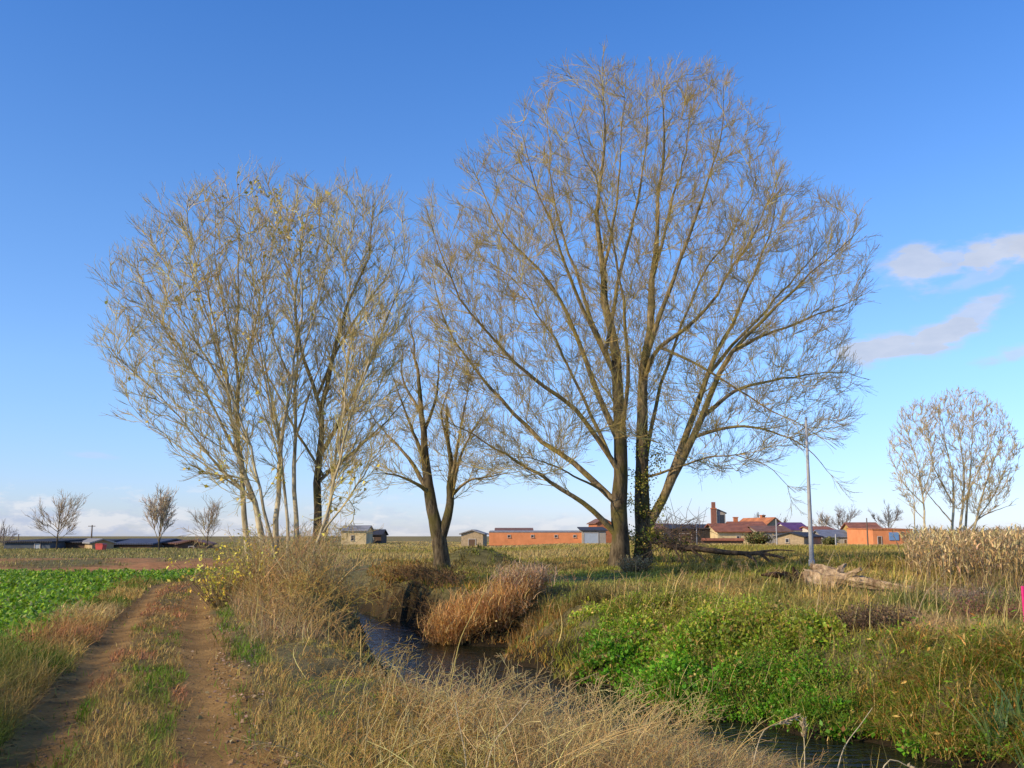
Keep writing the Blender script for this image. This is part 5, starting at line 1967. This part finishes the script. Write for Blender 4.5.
bush('grey_weed_bush', 'purplish grey dead weed bush between the maize and the iris clump', 968, 21.5, 2.0, .6, [(.25, .19, .14)], [(.25, .18, .13), (.28, .21, .14)], 380, 1300, (.025, .05))
bush('grass_tussock_bush', 'tan bushy tussock in front of the twin trunks', 634, 40, 1.3, .9, [(.30, .21, .10)], [(.33, .23, .11), (.26, .2, .1)], 240, 900, (.05, .1))
bush('village_bush', 'round dull green bush before the yellow walled house', 757, 140, 2.6, 2.1, [(.07, .06, .03)], [(.13, .15, .04), (.18, .17, .05), (.26, .18, .07)], 120, 1500, (.2, .4), mat=M_green)
bush('village_bush', 'small green bush beside the white topped post', 829, 128, 1.6, 1.2, [(.07, .06, .03)], [(.14, .16, .04), (.22, .19, .05)], 90, 700, (.2, .35), mat=M_green)

# --- iris clump at the right edge
ix, iy = PX(1004, 13.3), 13.3
iris = thing('iris_clump', 'clump of tall sword shaped blue green leaves at the right edge', 'plant', (ix, iy, H(ix, iy)))
for fan in range(9):
    n = 9
    fx, fy = RNG.normal(0, .26), RNG.normal(0, .2)
    p = np.tile([fx, fy, H(ix + fx, iy + fy) - H(ix, iy) - .04], (n, 1)) + RNG.normal(0, .025, (n, 3))
    c = jitter(mixc(np.array((.075, .15, .055)), np.array((.14, .20, .06)), RNG.random(n)), .15)
    V, Q, K = blades(p, RNG.uniform(.5, .95, n), np.full(n, .04), np.where(RNG.random(n) < .5, .1, 3.1) + RNG.normal(0, .6, n), np.abs(RNG.normal(.3, .22, n)), c, 6, c * 1.2,
                     face=RNG.normal(0, .5, n))
    link('leaf_fan', mesh_arrays('leaf_fan', V, Q, K), M_green, iris)

# --- pink stake
sx = PX(1021.5, 15.6)
st = thing('marker_stake', 'bright pink marker stake at the right edge of the photo', 'stake', (sx, 15.6, H(sx, 15.6)))
M_pink = surf_mat('pink_paint', (.75, .03, .20), .55, .1, 8, .05, .4)
zt = PT(1021, 586, 15.6)[2] - st.location.z
zm = PT(1021, 622, 15.6)[2] - st.location.z
pydata('post', [box(-.035, .035, -.02, .02, -.2, zm - .003)], M_doorw, st)
pydata('painted_top', [box(-.045, .045, -.025, .025, zm, zt)], M_pink, st)
cx = PX(1018, 15.0)
cs = thing('cut_stem', 'pale yellow cut cane standing just below the pink stake', 'cane', (cx, 15.0, H(cx, 15.0)))
zt = PT(1018, 626, 15)[2] - cs.location.z
M_cane = surf_mat('yellow_cane', (.50, .43, .12), .6, .15, 6, .05)
tube_obj('stem', [(0, 0, -.1), (.01, 0, zt * .5), (.0, 0, zt)], (.034, .03, .028), M_cane, cs, 8)
for f in (.35, .7):
    tube_obj('node', [(.01, 0, zt * f), (.01, 0, zt * f + .02)], (.038, .038), M_cane, cs, 8)


# --- individual foreground stalks
def stalk(label, base, tipo, bow, r, col, head=None):
    """base (px, D), tip given as offset (dx, dy, dz)"""
    x, y = PX(base[0], base[1]), base[1]
    z = H(x, y)
    o = thing('dry_stalk', label, 'stalk', (x, y, z))
    a = np.array([0, 0, -.05])
    b = np.array(tipo, float)
    m = (a + b) / 2 + np.array(bow, float)
    P = resample([a, a * .6 + m * .4, m, m * .4 + b * .6, b], 14)
    R = np.linspace(r, r * .45, 14)
    V, Q, K = tubes(P[None], R[None], 5, np.tile(np.array(col), (1, 1))[:, None])
    link('stem', mesh_arrays('stem', V, Q, K), M_twig, o)
    if head:
        n = 90
        t = RNG.uniform(.78, 1, n)
        p = np.stack([np.interp(t, np.linspace(0, 1, 14), P[:, q]) for q in range(3)], -1)
        d = norm(P[-1] - P[-3]) + RNG.normal(0, .35, (n, 3))
        L = RNG.uniform(.03, .06, n)
        V, Q, K = leaves(p, d, rdir(n), L, L * .35, jitter(np.tile(np.array(head), (n, 1)), .15))
        link('seed_head', mesh_arrays('seed_head', V, Q, K), M_grass, o)


PS = (.42, .34, .20)
stalk('yellow stalk leaning right across the narrow stretch of water', (448, 16), (.62, .1, 1.75), (-.10, 0, .1), .011, (.42, .33, .10))
stalk('pale branching stalk rising in front of the near bank, left of centre bottom', (470, 8.4), (-.12, .1, .78), (.03, 0, 0), .008, PS)
stalk('pale stalk leaning right near the centre bottom', (478, 8.3), (.42, .1, .82), (-.08, 0, .1), .008, PS)
stalk('long pale stalk with curled tip over the dark water at right', (735, 8.6), (.55, .3, .55), (-.06, 0, .2), .007, PS, (.45, .35, .2))
stalk('upright pale stalk with seed head in front of the dark water', (790, 8.4), (.08, .1, .58), (.02, 0, 0), .007, PS, (.42, .33, .18))
stalk('slanting pale stalk leaning right at the lower right over the water', (815, 8.6), (.52, .3, .72), (-.05, 0, .08), .007, PS)
stalk('bent pale stalk drooping to the right at the lower right corner of the water', (850, 8.0), (.55, .1, .30), (-.05, 0, .28), .008, PS, (.5, .4, .22))
stalk('thin tall stalk on the far bank in front of the log', (812, 20), (.5, .2, 1.25), (-.05, 0, .1), .009, (.44, .33, .17))
stalk('thin tall stalk leaning right before the dark brown bush', (905, 17), (.75, .2, 1.0), (-.05, 0, .12), .008, (.36, .28, .16))

# ------------------------------------------------------------------ camera, sun, sky
cam = bpy.data.cameras.new('camera')
co = bpy.data.objects.new('camera', cam)
C.objects.link(co)
co.location = (0, 0, EYE)
co.rotation_euler = (math.pi / 2 + PITCH, 0, 0)
cam.sensor_width = 36
cam.lens = 36 * F / 1024
cam.clip_end = 12000
cam.clip_start = .05
bpy.context.scene.camera = co

SUN_EL = math.radians(27)
to_sun = np.array([-.87, -.50, 0])
to_sun = to_sun / np.linalg.norm(to_sun)
sun = bpy.data.lights.new('sun', 'SUN')
sun.energy = 5.0
sun.angle = math.radians(.6)
sun.color = (1.0, .81, .54)
so = bpy.data.objects.new('sun', sun)
C.objects.link(so)
v = Vector((to_sun[0] * math.cos(SUN_EL), to_sun[1] * math.cos(SUN_EL), math.sin(SUN_EL)))
so.rotation_euler = v.to_track_quat('Z', 'Y').to_euler()

W = bpy.data.worlds.new('World')
bpy.context.scene.world = W
W.use_nodes = True
nt = W.node_tree
nt.nodes.clear()
out = N_(nt, 'ShaderNodeOutputWorld')
bg = N_(nt, 'ShaderNodeBackground')
bg.inputs['Strength'].default_value = .14
sky = N_(nt, 'ShaderNodeTexSky', sky_type='NISHITA')
sky.sun_disc = False
sky.sun_elevation = SUN_EL
sky.sun_rotation = math.atan2(to_sun[0], to_sun[1])
sky.air_density = 1.0
sky.dust_density = .3
sky.ozone_density = 2.0
tc = N_(nt, 'ShaderNodeTexCoord')
sep = N_(nt, 'ShaderNodeSeparateXYZ')
nt.links.new(tc.outputs['Generated'], sep.inputs[0])


def math_n(op, a, b=None, c=None, clamp=False):
    n = N_(nt, 'ShaderNodeMath', operation=op)
    n.use_clamp = clamp
    for i, v_ in enumerate((a, b, c)):
        if v_ is None:
            continue
        if isinstance(v_, (int, float)):
            n.inputs[i].default_value = v_
        else:
            nt.links.new(v_, n.inputs[i])
    return n.outputs[0]


# grading of the clear sky with elevation (deeper blue overhead, turquoise low down)
el = math_n('DIVIDE', math_n('MAXIMUM', sep.outputs['Z'], 0.0), 1.0)
ramp = N_(nt, 'ShaderNodeValToRGB')
nt.links.new(el, ramp.inputs['Fac'])
cr = ramp.color_ramp
SKYG = [(0.0, (.80, .90, 1.42)), (.06, (.78, .96, 1.50)), (.16, (.84, 1.09, 1.52)), (.30, (.73, 1.08, 1.56)), (.50, (.49, .97, 1.62)), (.7, (.45, .88, 1.6))]
cr.elements[0].position, cr.elements[0].color = SKYG[0][0], (*SKYG[0][1], 1)
cr.elements[1].position, cr.elements[1].color = SKYG[-1][0], (*SKYG[-1][1], 1)
for p_, c_ in SKYG[1:-1]:
    e = cr.elements.new(p_)
    e.color = (*c_, 1)
mul = N_(nt, 'ShaderNodeMix', data_type='RGBA', blend_type='MULTIPLY')
mul.inputs['Factor'].default_value = 1
nt.links.new(sky.outputs[0], mul.inputs['A'])
nt.links.new(ramp.outputs['Color'], mul.inputs['B'])
skyc = mul.outputs['Result']

# clouds, as directions in the sky
az = math_n('ARCTAN2', sep.outputs['X'], sep.outputs['Y'])
hr = math_n('SQRT', math_n('ADD', math_n('MULTIPLY', sep.outputs['X'], sep.outputs['X']), math_n('MULTIPLY', sep.outputs['Y'], sep.outputs['Y'])))
ele = math_n('ARCTAN2', sep.outputs['Z'], hr)
comb = N_(nt, 'ShaderNodeCombineXYZ')
nt.links.new(az, comb.inputs[0])
nt.links.new(math_n('MULTIPLY', ele, 2.6), comb.inputs[1])


def noise(scale, detail, off, rough=.55):
    n = N_(nt, 'ShaderNodeTexNoise')
    n.inputs['Scale'].default_value = scale
    n.inputs['Detail'].default_value = detail
    n.inputs['Roughness'].default_value = rough
    a = N_(nt, 'ShaderNodeVectorMath', operation='ADD')
    a.inputs[1].default_value = off
    nt.links.new(comb.outputs[0], a.inputs[0])
    nt.links.new(a.outputs[0], n.inputs['Vector'])
    return n.outputs['Fac']


def azel(px, py):
    d = PT(px, py, 1.0) - np.array([0, 0, EYE])
    return math.atan2(d[0], d[1]), math.atan2(d[2], math.hypot(d[0], d[1]))


nA = noise(22, 5, (3, 1, 0))
nB = noise(60, 4, (7, 2, 0))
wob_ = math_n('ADD', math_n('SUBTRACT', nA, .5), math_n('MULTIPLY', math_n('SUBTRACT', nB, .5), .35))


def blob(px, py, rx, ry, rot):
    a0, e0 = azel(px, py)
    dx = math_n('SUBTRACT', az, a0)
    dy = math_n('SUBTRACT', ele, e0)
    c, s = math.cos(rot), math.sin(rot)
    u = math_n('ADD', math_n('MULTIPLY', dx, c), math_n('MULTIPLY', dy, s))
    w = math_n('SUBTRACT', math_n('MULTIPLY', dy, c), math_n('MULTIPLY', dx, s))
    u = math_n('DIVIDE', u, rx / 1000)
    w = math_n('DIVIDE', w, ry / 1000)
    return math_n('SQRT', math_n('ADD', math_n('MULTIPLY', u, u), math_n('MULTIPLY', w, w)))


blobs = [(918, 268, 34, 22, .1), (945, 262, 26, 16, .3), (1000, 252, 44, 17, .12), (1050, 246, 50, 22, .1), (885, 348, 52, 14, .07), (940, 336, 46, 16, .28),
         (975, 314, 36, 14, .5), (1030, 350, 45, 8, .15), (92, 455, 22, 4, -.05), (985, 275, 40, 9, .25)]
amps = [.85, .72, .9, .95, .9, .9, .75, .6, .3, .4]
dens = None
for b_, a_ in zip(blobs, amps):
    dd = blob(*b_)
    m_ = math_n('SUBTRACT', 1.25, math_n('ADD', dd, math_n('MULTIPLY', wob_, 2.0)))
    m_ = math_n('MULTIPLY', m_, 1.55, clamp=True)
    m_ = math_n('MULTIPLY', math_n('MULTIPLY', m_, m_), a_)
    m_ = math_n('MINIMUM', m_, a_)
    dens = m_ if dens is None else math_n('MAXIMUM', dens, m_)

# low bank of broken cumulus along the horizon, thicker to the left
nC = noise(26, 7, (1.3, 4.1, 0), .6)
nD = noise(7, 3, (5.5, .4, 0))
lowe = math_n('MULTIPLY', ele, 1 / .045)
thr = math_n('ADD', .26, math_n('MULTIPLY', lowe, .34))
thr = math_n('ADD', thr, math_n('MULTIPLY', math_n('ADD', az, .47), .16))
thr = math_n('SUBTRACT', thr, math_n('MULTIPLY', math_n('SUBTRACT', nD, .5), .5))
low = math_n('MULTIPLY', math_n('SUBTRACT', nC, thr), 6.0, clamp=True)
low = math_n('MULTIPLY', low, math_n('SUBTRACT', 1.35, math_n('MULTIPLY', lowe, .55), clamp=True))
low = math_n('MULTIPLY', low, math_n('SUBTRACT', .54, math_n('MULTIPLY', math_n('ADD', az, .47), .36), clamp=True))

lit = noise(26, 6, (1.3, 4.1 + .035, 0), .6)
shade = math_n('MULTIPLY', math_n('SUBTRACT', nC, lit), 5.0)
shade = math_n('ADD', .5, shade, clamp=True)
cc = N_(nt, 'ShaderNodeMix', data_type='RGBA')
cc.inputs['A'].default_value = (3.3, 3.9, 5.6, 1)
cc.inputs['B'].default_value = (6.4, 6.3, 6.6, 1)
nt.links.new(shade, cc.inputs['Factor'])
m1 = N_(nt, 'ShaderNodeMix', data_type='RGBA')
nt.links.new(low, m1.inputs['Factor'])
nt.links.new(skyc, m1.inputs['A'])
nt.links.new(cc.outputs['Result'], m1.inputs['B'])
m2 = N_(nt, 'ShaderNodeMix', data_type='RGBA')
nt.links.new(dens, m2.inputs['Factor'])
nt.links.new(m1.outputs['Result'], m2.inputs['A'])
c2 = N_(nt, 'ShaderNodeMix', data_type='RGBA')
c2.inputs['A'].default_value = (3.1, 3.7, 4.9, 1)
c2.inputs['B'].default_value = (5.6, 5.8, 6.5, 1)
nt.links.new(nA, c2.inputs['Factor'])
nt.links.new(c2.outputs['Result'], m2.inputs['B'])
nt.links.new(m2.outputs['Result'], bg.inputs['Color'])
nt.links.new(bg.outputs[0], out.inputs[0])

sc = bpy.context.scene
sc.view_settings.view_transform = 'Standard'
sc.view_settings.look = 'None'
sc.view_settings.exposure = 0
sc.render.engine = 'CYCLES'
sc.cycles.max_bounces = 6
sc.cycles.diffuse_bounces = 3
sc.cycles.transparent_max_bounces = 4
sc.render.filter_size = 1.6
